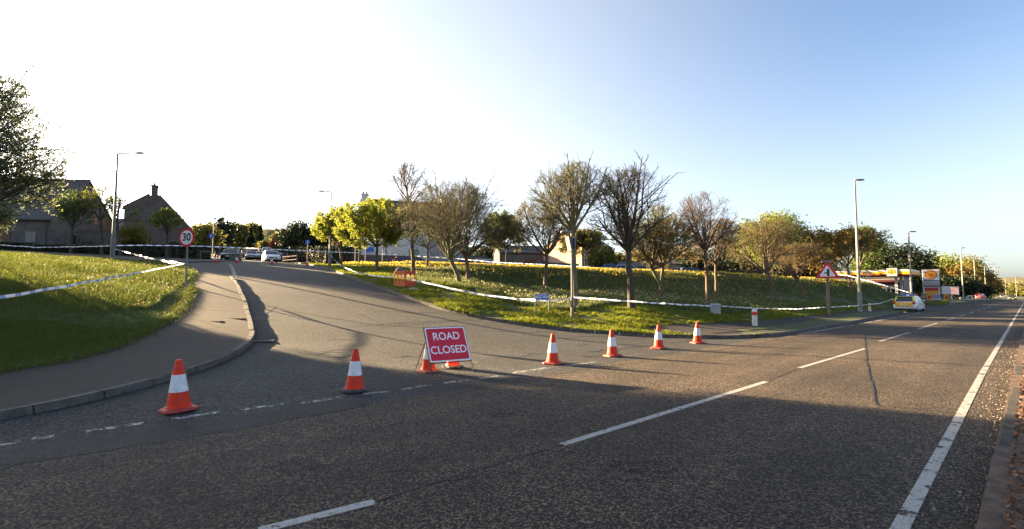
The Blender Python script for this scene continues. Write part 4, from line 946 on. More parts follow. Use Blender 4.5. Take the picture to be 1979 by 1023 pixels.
def blue_post(px, py, Y, cpy, label, cx_=0):
    p = on(px, Y, py, .1); s = Y/935; z = zat(cpy, Y)-p.z; root = empty('blue_sign', p, R_(10), label, 'road sign')
    m = MB(); m.tube([(0, 0, -.1), (0, 0, z+3*s)], .045, 8); m.build('post', M['galv'], root)
    q = MB(); q.box(-4*s+cx_*s, 4*s+cx_*s, -.07, -.055, z-4*s, z+4*s, .005); f = q.build('sign_plate', M['blue_sign'], root)
    k = MB(); k.box(-.6*s+cx_*s, .6*s+cx_*s, -.074, -.0705, z-2.6*s, z+1.2*s); k.box(-.6*s+cx_*s, .6*s+cx_*s, -.074, -.0705, z+1.5*s, z+2.6*s); k.build('symbol', M['white_sign'], f)
blue_post(594, 497, 62, 468, 'small blue square sign on a pole right of the side road')
blue_post(407, 490, 56, 456, 'small blue square sign on a pole at the far left corner')
def small_post(px, Y, py, tpy, label, head=True):
    p = on(px, Y, py, .1); s = Y/935; z = zat(tpy, Y)-p.z; root = empty('sign_post', p, R_(-20), label, 'sign post')
    m = MB(); m.tube([(0, 0, -.1), (0, 0, z)], .04, 8); m.build('post', M['galv'], root)
    if head:
        q = MB(); q.box(-2.2*s, 2.2*s, -.06, -.045, z-11*s, z); q.build('sign_plate', M['white'], root)
small_post(686.5, 55, 503, 468, 'thin white sign on a pole left of the blue board')
small_post(739, 54, 505, 459, 'thin white sign on a pole right of the lime tree trunk')
small_post(706, 57, 503, 470, 'bare thin pole in front of the white house', False)
# ---- street lamps
def lamp(px, py, Y, tpy, arm, label, r0=.075, r1=.045, paint='galv', lant=.75, dirx=1, rise=.08, lean=0, base=True):
    p = on(px, Y, py, .1); H = zat(tpy, Y)-p.z
    root = empty('street_lamp', p, 0, label, 'street lamp', 'street lamps along the roads')
    if base:
        b = MB(); b.tube([(0, 0, -.2), (0, 0, 1.55), (0, 0, 1.62)], [r0*1.35, r0*1.35, r0*1.05], 14); b.build('base', M[paint], root)
    m = MB(); m.tube([(0, 0, -.1 if not base else 1.6), (lean*.5, 0, H*.5), (lean, 0, H)], [r0, (r0+r1)/2, r1], 12); m.build('pole', M[paint], root)
    if arm > .3:
        a = MB(); a.tube([(lean, 0, H-.05), (lean+dirx*.12, 0, H), (lean+dirx*arm, 0, H+rise)], [.06, .05, .045], 8); a.build('arm', M[paint], root)
    x0 = lean+dirx*arm; l = MB()
    rings = []
    for q, (w, h, zz) in zip((0, .15, .5, .85, 1), ((.04, .03, 0), (.1, .06, 0), (.15, .085, .0), (.13, .07, 0), (.03, .02, 0))):
        rings.append([(x0+dirx*q*lant, w*math.cos(t)*.9, H+rise+.02+h*math.sin(t)) for t in np.linspace(0, 2*math.pi, 11)[:-1]])
    l.loft(rings); l.build('lantern', mat('lantern_shell', (.22,.22,.22), .5) if paint == 'galv' else M[paint], root, True)
    return root
lamp(217, 503, 36, 297, 1.2, 'tall grey street lamp at the far edge of the left lawn, arm to the right', .115, .06, 'grey_paint', .85, 1, .02)
lamp(637, 508, 49, 371, .55, 'grey street lamp at the right side road corner, tied with police tape', .11, .055, 'grey_paint', .8, -1, .05)
lamp(1662.5, 606, 40, 349, .05, 'tallest pale street lamp on the grass strip by the main road', .12, .075, 'lamp_paint', .8, 1, .03)
for q, (px, Y, ty, lb) in enumerate([(1762, 57, 449, 'pale street lamp rising behind the police car'), (1862, 95, 480, 'pale street lamp right of the advert boards'),
        (1886.5, 122, 503, 'pale street lamp second past the filling station'), (1906, 150, 514, 'pale street lamp with a round sign on it'),
        (1914, 168, 511, 'pale street lamp just past the round sign'), (1925, 195, 517, 'distant street lamp before the bend'),
        (1945, 255, 537, 'distant street lamp left of two beyond the bend'), (1965, 250, 536, 'distant street lamp right of two beyond the bend')]):
    lamp(px, 575, Y, ty, .05 if q < 2 else 1.6 if q in (4, 5) else .6, lb, .12, .08, 'lamp_paint', .9, 1, .05, base=False)
for px, Y, ty, lb, d in [(411, 75, 388, 'thin street lamp on the left of the side road, arm to the right', 1), (416, 88, 430, 'street lamp beyond the blue sign, first of a close pair', 1), (418, 100, 438, 'street lamp beyond the blue sign, second of a close pair', 1)]:
    lamp(px, 495, Y, ty, .9, lb, .075, .04, 'lamp_paint', .8, d, .03, base=False)
round_sign(1907, 580, 148, 554, .62, 'small round red ringed sign on the far roadside lamp', '', .06, 'round_road_sign')
# ---- police tape
def tape_mat():
    m = mat('police_tape_plastic', (.8,.8,.8), .3, 0, .6); N, L, b = nodes(m)
    at = N.new('ShaderNodeAttribute'); at.attribute_name = 'run'; sp = N.new('ShaderNodeSeparateXYZ'); L.new(at.outputs['Vector'], sp.inputs[0])
    def mth(op, a, v):
        n = N.new('ShaderNodeMath'); n.operation = op; L.new(a, n.inputs[0])
        if isinstance(v, float): n.inputs[1].default_value = v
        else: L.new(v, n.inputs[1])
        if op == 'MULTIPLY_ADD': n.inputs[2].default_value = .55
        return n.outputs[0]
    s = mth('FRACT', mth('DIVIDE', sp.outputs[0], .6), 0.); blk = mth('LESS_THAN', s, .4)
    chk = mth('LESS_THAN', mth('FRACT', mth('DIVIDE', sp.outputs[0], .068), 0.), .5); row = mth('LESS_THAN', sp.outputs[1], .5)
    x = mth('ABSOLUTE', mth('SUBTRACT', chk, row), 0.)
    a = mth('MULTIPLY', blk, .8); c = mth('MULTIPLY', mth('MULTIPLY', mth('GREATER_THAN', s, .48), mth('LESS_THAN', s, .86)), .0)
    r = ramp(N, [(0, (.8,.8,.82)), (1, (.08,.2,.52))]); L.new(mth('MULTIPLY', blk, mth('MULTIPLY_ADD', x, .45)), r.inputs[0]); L.new(r.outputs[0], b.inputs['Base Color'])
    t = N.new('ShaderNodeBsdfTranslucent'); L.new(r.outputs[0], t.inputs[0]); mx = N.new('ShaderNodeMixShader'); mx.inputs[0].default_value = .4
    L.new(b.outputs[0], mx.inputs[1]); L.new(t.outputs[0], mx.inputs[2]); L.new(mx.outputs[0], N['Material Output'].inputs[0])
    return m
TAPE = tape_mat()
def _tp(p):
    return P(*p) if p[2] else P(p[0], p[1], hit(p[0], p[1]+(18 if p[0] > 755 else 9)).y)
def tape(label, pts, w=.075, seed=1, twist=.5, drop=.7):
    """a police tape through photo points (px, py, depth); flutters and turns along its length"""
    P3 = [np.array(_tp(p)) for p in pts]; d = [0]
    for a, b in zip(P3[:-1], P3[1:]): d.append(d[-1]+np.linalg.norm(b-a))
    P3 = np.array(P3); n = max(8, int(d[-1]/.12)); q = np.linspace(0, d[-1], n)
    c = np.column_stack([np.interp(q, d, P3[:, i]) for i in range(3)])
    kk = max(1, n//24); pad = np.pad(c, ((kk, kk), (0, 0)), mode='reflect', reflect_type='odd'); ker = np.hanning(2*kk+1)+1e-6; ker /= ker.sum()
    c = np.column_stack([np.convolve(pad[:, i], ker, 'valid') for i in range(3)])
    rng = np.random.default_rng(seed); ph = rng.random(3)*6
    an = twist*(np.sin(q*.9+ph[0])+.6*np.sin(q*2.3+ph[1])); c[:, 2] += .008*np.sin(q*3+ph[2])
    t = np.gradient(c, axis=0); t /= np.linalg.norm(t, axis=1, keepdims=True); side = np.cross(t, [0, 0, 1.]); side /= np.linalg.norm(side, axis=1, keepdims=True); upv = np.cross(side, t)
    o = upv*np.cos(an)[:, None]+side*np.sin(an)[:, None]; a, b = c+o*w*.39, c-o*w*.39
    loc = c[0]; V = np.stack([a, b], 1).reshape(-1, 3)-loc; i = np.arange(n-1)[:, None]*2; F = i+np.array([[0, 1, 3, 2]])
    ob = np_mesh('police_tape', V, F, TAPE); ob.location = loc
    at = ob.data.attributes.new('run', 'FLOAT_VECTOR', 'POINT'); at.data.foreach_set('vector', np.stack([np.column_stack([q, q*0+1, q*0]), np.column_stack([q, q*0, q*0])], 1).astype(np.float32).ravel())
    return tag(ob, label, 'police tape', 'police tape strung round the junction')
tape('closest blue and white police tape, running over the left lawn to the speed sign', [(-140,602,7.4), (0,575,8.6), (100,558,10.6), (200,540,13.4), (290,523,17.4), (357,509.5,21.4)], seed=2, twist=.25)
tape('slack white police tape hanging between the speed sign and the tall left lamp', [(356,509,21.4), (338,508,22), (320,505.5,23), (300,501.5,24.5), (280,497,26.5), (260,492,29), (240,486.5,32.5), (222,481.5,35.6)], .1, 3, .9)
tape('police tape in front of the dark hedge left of the tall lamp', [(215,475.5,36), (150,477,37), (75,478.5,38), (-30,472,39)], .085, 4, .3)
tape('taut police tape across the side road between the two lamps', [(219,474.5,36), (300,474.5,38), (370,475.5,40), (440,478,42), (520,482,45), (580,484.5,47), (637,487,48.8)], .1, 5, .25)
tape('police tape running from the right lamp past the white house', [(637,487,48.8), (720,490,46), (800,495,45), (880,500,46), (960,507.5,47), (1060,512,50), (1150,517,52)], .09, 6, .25)
tape('police tape along the crest of the bank above the daffodils', [(1150,517,52), (1210,519.5,52), (1290,521.5,52), (1340,525,52), (1380,528,50)], .09, 7, .3)
tape('slack white police tape from the right lamp down to the orange barrier', [(638,487,48.6), (643,499,47), (652,508,None), (665,517,None), (690,527,None), (720,532.5,None), (745,535.5,None), (763,536.5,None)], .1, 8, .3)
tape('white police tape from the orange barrier down to the street name sign', [(768,531,None), (800,541.5,None), (850,553,None), (900,564,None), (950,572.5,None), (1000,578,None), (1034,580.5,23.6)], .11, 9, .2)
tape('short police tape from the street name sign to the tall sign pole', [(1034,580.5,23.9), (1062,582.5,23.6), (1085,580,23.3), (1106,576.5,23.)], .09, 10, .4)
tape('blue and white police tape between the tall sign pole and the grey cabinet', [(1107,574.5,23.), (1180,580,23.6), (1260,585.5,24.6), (1330,589.5,25.8), (1376,591.5,27)], .085, 11, .12)
tape('thin police tape from the grey cabinet to the wooden sign post', [(1391,591.5,27.4), (1420,593.5,28), (1465,596.5,31), (1540,597.5,33), (1597,594,35)], .07, 12, .3)
tape('police tape from the wooden sign post to the tallest lamp and police car', [(1606,594,35), (1640,592,38), (1662,590.5,40), (1700,586.5,45), (1727,578,49)], .08, 13, .3)
tape('high white police tape sloping from the bank to the lamp behind the police car', [(1585,528.5,52), (1640,533,53), (1700,549.5,55), (1760,566.5,57)], .14, 14, .2)
def barrier():
    p = hit(774, 557); p.z = G(p.x, p.y)+.1; s = p.y/935
    root = empty('plastic_barrier', p, R_(-14), 'orange plastic barrier panels round a hole on the grass', 'barrier'); col = vmat('orange_barrier_plastic', (.72,.15,.05), (.8,.2,.07), 4, .5)
    def panel(w, nwin, nm, m):
        b = MB(); t = .05; h = .92
        b.box(0, w, -t/2, t/2, 0, .3, .015); b.box(0, w, -t/2, t/2, h-.17, h, .02); n = nwin+1; pw = .055
        for i in range(n):
            x = i*(w-pw)/nwin; b.box(x, x+pw, -t/2-.004, t/2+.004, .28, h-.15, .012)
        for i in range(nwin):
            x0 = i*(w-pw)/nwin+pw; x1 = (i+1)*(w-pw)/nwin
            for zz, sg in ((.3, 1), (h-.17, -1)): b.prism([(x0, zz), (x0+.07, zz), (x0, zz+sg*.09)], -t/2+.002, t/2-.002); b.prism([(x1, zz), (x1-.07, zz), (x1, zz+sg*.09)], -t/2+.002, t/2-.002)
        for x in (.1, w-.2): b.box(x, x+.1, -.13, .13, -.05, .03, .01)
        return b.build(nm, m, root)
    f = panel(.76, 3, 'front_panel', col); f.location = (-.43, 0, 0); f.rotation_euler = (0, 0, R_(-6))
    g_ = panel(.7, 2, 'side_panel', vmat('red_barrier_plastic', (.5,.03,.02), (.6,.05,.03), 4, .5)); g_.location = (.33, -.07, 0); g_.rotation_euler = (0, 0, R_(62))
    b = MB(); rnd = np.random.default_rng(4)
    rings = [[(r*math.cos(a)*(1+.15*rnd.normal()), r*math.sin(a)*.6*(1+.1*rnd.normal()), z) for a in np.linspace(0, 6.283, 13)[:-1]] for r, z in ((.1, 0), (.22, .05), (.24, .16), (.17, .25), (.05, .29))]
    b.loft(rings); o = b.build('sandbag', vmat('grey_bag_cloth', (.08,.085,.1), (.16,.17,.2), 6, .9), None, True); o.location = (p.x-.1, p.y+.15, p.z+.86); tag(o, 'grey bag lying on top of the orange plastic barrier', 'bag')
    q = hit(802, 565); c = MB(); c.tube([(-.35, .1, .1), (-.1, .03, .12), (.3, -.1, .06)], [.04, .06, .03], 8); o = c.build('pipe', vmat('pale_sheet', (.45,.45,.42), (.6,.6,.56), 5, .6), None, True); o.location = (q.x, q.y, G(q.x, q.y)+.08); tag(o, 'pale crumpled pipe lying in the grass at the foot of the barrier', 'pipe')
barrier()
def board_back():
    p = on(453, 53, 503, 0); s = p.y/935; root = empty('folding_sign', p, R_(8), 'grey back of a folding road sign across the side road', 'road sign')
    m = MB(); w = 9*s; m.box(-w, w, -.03, -.015, 3*s, 16*s); m.build('sign_plate', M['grey_sign'], root)
    for x in (-w, w):
        l = MB(); l.tube([(x, 0, 0), (x, -.02, 16.5*s)], .02, 6); l.build('leg', M['black'], root)
    for x in (-w, w):
        l = MB(); l.tube([(x, -.5, 0), (x, -.03, 12*s)], .02, 6); l.build('leg', M['black'], root)
board_back()
# ---------------------------------------------------------------- houses, walls, hedges
FRAMEM = mat('dull_frame_paint', (.22,.215,.2), .6)
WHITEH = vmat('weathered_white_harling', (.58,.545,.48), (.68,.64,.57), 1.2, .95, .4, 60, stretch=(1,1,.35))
STONE = vmat('grey_brown_stone', (.075,.06,.05), (.12,.098,.08), 1.3, .95, .8, 5)
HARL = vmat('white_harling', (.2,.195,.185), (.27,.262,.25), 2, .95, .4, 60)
PINK = vmat('buff_brick', (.42,.27,.19), (.52,.35,.25), 3, .95, .5, 12)
GREYW = vmat('grey_render', (.08,.074,.068), (.125,.115,.105), 1.5, .95, .4, 50)
SLATE = vmat('dark_slate', (.05,.048,.046), (.085,.08,.075), 3, .8, .6, 9)
TILE = vmat('brown_roof_tile', (.10,.06,.045), (.15,.09,.065), 4, .85, .8, 8)
FENCEM = vmat('dark_fence_boards', (.03,.025,.02), (.06,.05,.04), 3, .9, .5, stretch=(8,8,.5))
REDF = vmat('red_brown_boards', (.12,.04,.03), (.2,.07,.05), 3, .9)
def window(b, par, x, z, w, h, y, out=-1):
    """frame and pane on the wall at local y, facing out along y"""
    m = MB(); t = .07; y1 = y+out*.05
    for a in ((x-w/2, x+w/2, z-h/2, z-h/2+t), (x-w/2, x+w/2, z+h/2-t, z+h/2), (x-w/2, x-w/2+t, z-h/2+t, z+h/2-t), (x+w/2-t, x+w/2, z-h/2+t, z+h/2-t), (x-t/2, x+t/2, z-h/2+t, z+h/2-t)):
        m.box(a[0], a[1], min(y, y1), max(y, y1), a[2], a[3])
    f = m.build('window', FRAMEM, par); p = MB(); yy = y+out*.02; p.box(x-w/2+t*.5, x+w/2-t*.5, min(y+out*.003, yy), max(y+out*.003, yy), z-h/2+t*.5, z+h/2-t*.5); p.build('pane', M['glass'], f)
    s = MB(); y2 = y+out*.1; s.box(x-w/2-.08, x+w/2+.08, min(y, y2), max(y, y2), z-h/2-.08, z-h/2-.002); s.build('sill', M['kerb'], f)
def house(name, label, loc, rz, L, D, eave, ridge, wall, roof, wins=(), chim=(), over=.25, skew=False, door=None, cat='house', gwins=()):
    """gabled house; ridge along local x, front at y = 0, back at y = D, centred on x"""
    root = empty(name, loc, rz, label, cat); h = L/2
    m = MB(); pr = [(0, -1.5), (D, -1.5), (D, eave), (D/2, ridge), (0, eave)]
    m.add([(-h, a, b) for a, b in pr]+[(h, a, b) for a, b in pr], [(0, 1, 2, 3, 4), (9, 8, 7, 6, 5)]+[(i, (i+1) % 5, (i+1) % 5+5, i+5) for i in range(5)])
    m.build('wall', wall, root)
    r = MB(); k = (ridge-eave)/(D/2); o = over; t = .14; g = h+(.0 if skew else .15)
    for s in (0, 1):
        f = (lambda y: y) if s == 0 else (lambda y: D-y)
        r.add([(x, f(y), z) for x in (-g, g) for y, z in ((-o, eave-o*k+.02), (D/2, ridge+.02), (D/2, ridge+.02+t), (-o, eave-o*k+.02+t))],
              [(0, 1, 2, 3), (7, 6, 5, 4), (0, 4, 5, 1), (1, 5, 6, 2), (2, 6, 7, 3), (3, 7, 4, 0)])
    rf = r.build('roof', roof, root)
    rc_ = MB(); rc_.tube([(-g, D/2, ridge+.15), (g, D/2, ridge+.15)], .11, 8); rc_.build('ridge_tiles', roof, rf)
    if skew:
        for x in (-h, h):
            q = MB()
            for s in (0, 1):
                f = (lambda y: y) if s == 0 else (lambda y: D-y)
                q.add([(x+e, f(y), z) for e in (-.18, .18) for y, z in ((-.2, eave-.1), (D/2, ridge+.05), (D/2, ridge+.42), (-.2, eave+.3))], [(0, 1, 2, 3), (7, 6, 5, 4), (0, 4, 5, 1), (1, 5, 6, 2), (2, 6, 7, 3), (3, 7, 4, 0)])
            q.build('gable_coping', wall, root)
    gt = MB(); gt.tube([(-g, -o-.05, eave-o*k), (g, -o-.05, eave-o*k)], .06, 8); gt.build('gutter', M['black'], root)
    for sx in (-1, 1): dp = MB(); dp.tube([(sx*(h-.35), -.09, -1.2), (sx*(h-.35), -.09, eave-.05)], .045, 6); dp.build('downpipe', M['black'], root)
    for x, y, w, d, z0, z1 in chim:
        c = MB(); c.box(x-w/2, x+w/2, y-d/2, y+d/2, z0, z1-.18); c.box(x-w/2-.06, x+w/2+.06, y-d/2-.06, y+d/2+.06, z1-.178, z1); cc = c.build('chimney', wall, rf)
        ae = MB(); ae.tube([(x+w*.3, y, z1-.4), (x+w*.3, y, z1+1.3)], .022, 5)
        for q_ in range(6): ae.tube([(x+w*.3-.3+q_*.14, y-.22+.02*q_, z1+1.25), (x+w*.3-.3+q_*.14, y+.22-.02*q_, z1+1.25)], .012, 4)
        ae.tube([(x+w*.3-.35, y, z1+1.25), (x+w*.3+.5, y, z1+1.25)], .014, 4); ae.build('aerial', M['galv'], cc)
        for e in ((-.25, .25) if w > .9 else (0,)):
            p = MB(); p.lathe([(.14, z1), (.12, z1+.3), (.14, z1+.34), (.11, z1+.4)], 10, x+e*w, y); p.build('chimney_pot', TILE, cc)
    for w_ in wins: window(None, root, *w_, 0, -1)
    if gwins:
        for x, z, w, hh, side in gwins:
            e = MB(); xx = side*h; e.box(min(xx, xx+side*.05), max(xx, xx+side*.05), x-w/2, x+w/2, z-hh/2, z+hh/2); f = e.build('window', FRAMEM, root)
            e = MB(); e.box(min(xx+side*.051, xx+side*.06), max(xx+side*.051, xx+side*.06), x-w/2+.07, x+w/2-.07, z-hh/2+.07, z+hh/2-.07); e.build('pane', M['glass'], f)
    if door:
        x, w, hh, m_ = door; d = MB(); d.box(x-w/2, x+w/2, -.06, .02, 0, hh, .01); dd = d.build('door', m_, root); e = MB(); e.box(x+w*.32, x+w*.36, -.11, -.06, hh*.45, hh*.52); e.build('handle', M['galv'], dd)
    return root
def buildings():
    # left house under the big spring tree: ridge runs left to right, gable at the right
    Y = 54; p = on(150, Y+1, 480); g = p.z
    house('house', 'dark roofed house with a grey gable behind the spring tree at far left', (p.x-7.6, Y-3, g), R_(6), 15, 10, zat(428, Y)-g, zat(356, Y+4)-g, GREYW, SLATE,
          wins=((-4, 1.6, 1.5, 1.2), (1.0, 1.6, 1.4, 1.2), (5.6, 1.5, 1., 1.1)), gwins=((3, 1.6, 1.1, 1.2, 1), (6, 4.4, 1., 1.1, 1)), door=(3.2, .9, 2.0, TILE))
    b = hedge('hedge', 'ivy clad hedge bush beside the left house', on(160, 52), on(172, 52), 1.2, 1.2, LEAF['dark'], 3)
    Y = 62; p = on(195, Y, 480)
    house('house', 'low bungalow with a grey roof between the dark roofed house and the stone gable', (p.x, Y, p.z), R_(-4), 9, 7, zat(450, Y)-p.z, zat(425, Y+3)-p.z, GREYW, SLATE, wins=((-2.2, 1.4, 1.2, 1.1), (1.6, 1.4, 1.2, 1.1)), chim=((4.0, 3.5, .6, .6, zat(426, Y)-p.z, zat(421, Y)-p.z),))
    # stone gable with a long slope down to the right
    Y = 60; SRZ = R_(33); p = on(300, Y, 480); g = p.z; root = empty('stone_house', (p.x, Y, g), SRZ, 'tall grey stone gable house with a chimney at its peak', 'house')
    def q(px, py):
        t, b = ray(px, py); l = (t*Y-p.x)/(math.cos(SRZ)-t*math.sin(SRZ)); return l, EYE+b*(Y+l*math.sin(SRZ))-g
    pr = [(q(240, 400)[0], -1), q(240, 403), q(291, 378), q(305, 379), q(368, 446), (q(368, 446)[0], -1)]
    m = MB(); m.prism(pr, 0, 11); w = m.build('wall', STONE, root)
    r = MB()
    for a, b in ((pr[1], pr[2]), (pr[3], pr[4])):
        dx, dz = b[0]-a[0], b[1]-a[1]; l = math.hypot(dx, dz); nx, nz = -dz/l*.16, dx/l*.16
        r.prism([(a[0]-dx*.03+nx*.1, a[1]-dz*.03+nz*.1), (b[0]+nx*.1, b[1]+nz*.1), (b[0]+nx, b[1]+nz), (a[0]-dx*.03+nx, a[1]-dz*.03+nz)], .35, 11.2)
    rf = r.build('roof', SLATE, root)
    c = MB()
    for a, b in ((pr[1], pr[2]), (pr[3], pr[4])):
        dx, dz = b[0]-a[0], b[1]-a[1]; l = math.hypot(dx, dz); nx, nz = -dz/l*.3, dx/l*.3
        c.prism([(a[0]-.05, a[1]-.1), b, (b[0]+nx, b[1]+nz), (a[0]+nx, a[1]+nz)], -.03, .34)
    c.build('gable_coping', STONE, root)
    x0, z0 = q(292, 380); x1, z1 = q(304.5, 361)
    c = MB(); c.box(x0, x1, -.02, 1.3, z0-.3, z1); c.box(x0-.07, x1+.07, -.09, 1.37, z1+.001, z1+.16); ch = c.build('chimney', STONE, rf)
    pt_ = MB(); pt_.lathe([(.13, z1+.161), (.11, z1+.42), (.13, z1+.46), (.1, z1+.5)], 10, (x0+x1)/2-.05, .5); pt_.build('chimney_pot', TILE, ch)
    x0, z0 = q(309, 388); x1, z1 = q(317, 378)
    c = MB(); c.box(x0, x1, 6, 6.9, z0-2.3, z1); ch = c.build('chimney', STONE, rf); k = MB(); k.lathe([(.11, z1), (.1, z1+.35), (.12, z1+.38)], 10, (x0+x1)/2, 6.4); k.build('chimney_pot', TILE, ch)
    window(None, root, *q(318, 434), .9, 1.1, 0, -1)
    window(None, root, *q(275, 462), 1.1, 1.2, 0, -1)
    # white house behind the lime trees, its ridge falling away to the right
    Y = 72; p = on(700, Y, 500); g = p.z; rz = R_(14); L = 13.5; c = Vector((p.x, p.y, 0))+Vector((math.cos(rz), math.sin(rz), 0))*L/2
    house('house', 'large white house with a brown roof behind the lime leafed trees', (c.x, c.y-2, g), rz, L, 10, zat(424, Y)-g, zat(388, Y+3)-g, WHITEH, TILE,
          wins=((1.2, 1.9, 1.4, 1.2), (4.4, 1.9, 1.4, 1.2)), chim=((-L/2+.55, 5, 1.0, 1.2, zat(389, Y+3)-g-.3, zat(376, Y+3)-g), (L/2-.6, 5, 1., 1.2, zat(389, Y+3)-g-.3, zat(378, Y+3)-g)), skew=True)
    s = 70/935; p = on(715, 69.5, 490); r = empty('blue_board', (p.x, p.y, p.z), R_(14), 'blue notice board in front of the white house wall', 'sign'); zb = zat(485, 69.5)-p.z
    m = MB(); m.box(-.55, .55, -.06, 0, zb-.15, zb+.55); m.build('sign_plate', M['blue_sign'], r)
    for x in (-.4, .4): l = MB(); l.tube([(x, .04, -.1), (x, .04, zb+.5)], .03, 6); l.build('leg', M['galv'], r)
    def wall_(label, a, b, h, m_, name='garden_wall', cat='wall', t=.25, cap=True):
        a, b = Vector(a), Vector(b); L = (b-a).to_2d().length; root = empty(name, a, math.atan2(b.y-a.y, b.x-a.x), label, cat); q = MB(); q.box(0, L, -t/2, t/2, -1.5, h); q.build('wall', m_, root)
        if cap: k = MB(); k.box(-.03, L+.03, -t/2-.04, t/2+.04, h+.002, h+.09); k.build('coping', M['kerb'], root)
        return root
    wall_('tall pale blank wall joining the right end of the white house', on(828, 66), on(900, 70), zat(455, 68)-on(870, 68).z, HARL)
    wall_('low white wall between the bare tree trunks', on(905, 66), on(940, 68), zat(496, 67)-on(920, 67).z, GREYW)
    wall_('red brown board fence left of the buff brick house', on(1014, 64), on(1052, 67), zat(501, 65)-on(1030, 65).z, REDF, 'board_fence', 'fence', .08, False)
    wall_('long low grey wall in front of the buff brick house', on(1050, 62), on(1118, 65), zat(511, 64)-on(1085, 64).z, GREYW)
    wall_('low grey boundary wall along the front of the white house', on(670, 62), on(790, 64), zat(497, 63)-on(740, 63).z, GREYW)
    # buff brick house, gable turned to the sun
    Y = 78; p = on(1086, Y, 500); g = p.z
    house('house', 'buff brick house with its gable in sunlight behind the bank', (p.x+3.2*.8+4.5*.6, Y+3.2*.6-4.5*.8, g), R_(37), 6.5, 9, zat(478, Y)-g, zat(450, Y)-g, PINK, SLATE, gwins=((3, 1.5, 1., 1.2, -1), (6.4, 1.5, 1., 1.2, -1), (4.6, 4.3, .9, .9, -1)), chim=((2.4, 4.5, .7, .7, zat(452, Y)-g, zat(447, Y)-g),))
    Y = 82; p = on(1010, Y, 500)
    house('house', 'small grey house between the two thin trunked trees and the buff brick house', (p.x, Y, p.z), R_(10), 8, 7, zat(489, Y)-p.z, zat(474, Y)-p.z, GREYW, SLATE, wins=((-1.8, 1.4, 1.1, 1.1), (1.8, 1.4, 1.1, 1.1)))
    Y = 72; p = on(1200, Y, 510)
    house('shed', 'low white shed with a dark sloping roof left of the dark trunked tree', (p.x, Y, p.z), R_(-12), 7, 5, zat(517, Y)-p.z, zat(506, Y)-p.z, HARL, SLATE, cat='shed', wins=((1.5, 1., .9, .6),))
    Y = 75; p = on(1245, Y, 510)
    house('shed', 'grey roofed garage right of the dark trunked tree', (p.x, Y, p.z), R_(-20), 7, 5, zat(518, Y)-p.z, zat(506, Y)-p.z, GREYW, SLATE, cat='garage', door=(0, 2.2, 1.9, M['white']))
    Y = 60; p = on(1260, Y, 515); wall_('short buff brick wall behind the leaning trunk', on(1250, 58), on(1294, 58), zat(514, 58)-on(1270, 58).z, PINK)
    Y = 84; p = on(1310, Y, 505)
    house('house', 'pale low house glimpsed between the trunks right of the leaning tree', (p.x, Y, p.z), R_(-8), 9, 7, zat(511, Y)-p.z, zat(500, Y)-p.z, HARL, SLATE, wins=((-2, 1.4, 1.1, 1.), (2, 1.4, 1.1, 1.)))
    wall_('dark board fence along the back of the bank', on(1290, 66), on(1500, 72), 1.25, FENCEM, 'board_fence', 'fence', .08, False)
    # hedges on the far side of the left lane
    hg = 'dark hedges behind the far pavement'
    for q, (a, b, hpx, lb) in enumerate([((0, 47.2), (118, 48.6), 473, 'dark hedge under the house at far left'), ((120, 48.8), (222, 50), 478, 'dark hedge left of the tall lamp'), ((226, 50.2), (330, 52), 471, 'dark hedge below the stone gable'), ((332, 52), (398, 56), 474, 'dark hedge behind the speed limit sign')]):
        A, B = on(*a), on(*b); hedge('hedge', lb, A, B, 1.4, zat(hpx, (A.y+B.y)/2)-(A.z+B.z)/2, LEAF['dark'], 20+q, 420, .17, hg)
    A, B = on(556, 78), on(640, 64); hedge('hedge', 'dark hedge right of the parked cars', A, B, 2, 2.2, LEAF['dark'], 30, 300, .2)
    A, B = on(640, 64), on(686, 62); hedge('hedge', 'dark hedge behind the right hand lamp', A, B, 1.6, 2.4, LEAF['dark'], 31, 300, .2)
    # walls behind the hedge
    wall_('dark stone garden wall below the bungalow', on(150, 55), on(250, 57), zat(449, 56)-on(200, 56).z, STONE)
    # timber rail fence beside the right lane
    root = empty('rail_fence', on(556, 66), 0, 'low timber fence catching the sun beside the parked dark car', 'fence'); a, b = on(545, 68), on(572, 66)
    for i in range(4):
        m = MB(); c = a+(b-a)*i/3-root.location; m.box(c.x-.06, c.x+.06, c.y-.06, c.y+.06, -.2, 1.2); m.build('post', M['wood'], root)
    for z in (.45, .95):
        m = MB(); c, d = a-root.location, b-root.location; m.tube([(c.x, c.y-.07, z), (d.x, d.y-.07, z)], .07, 4); m.build('rail', M['wood'], root)
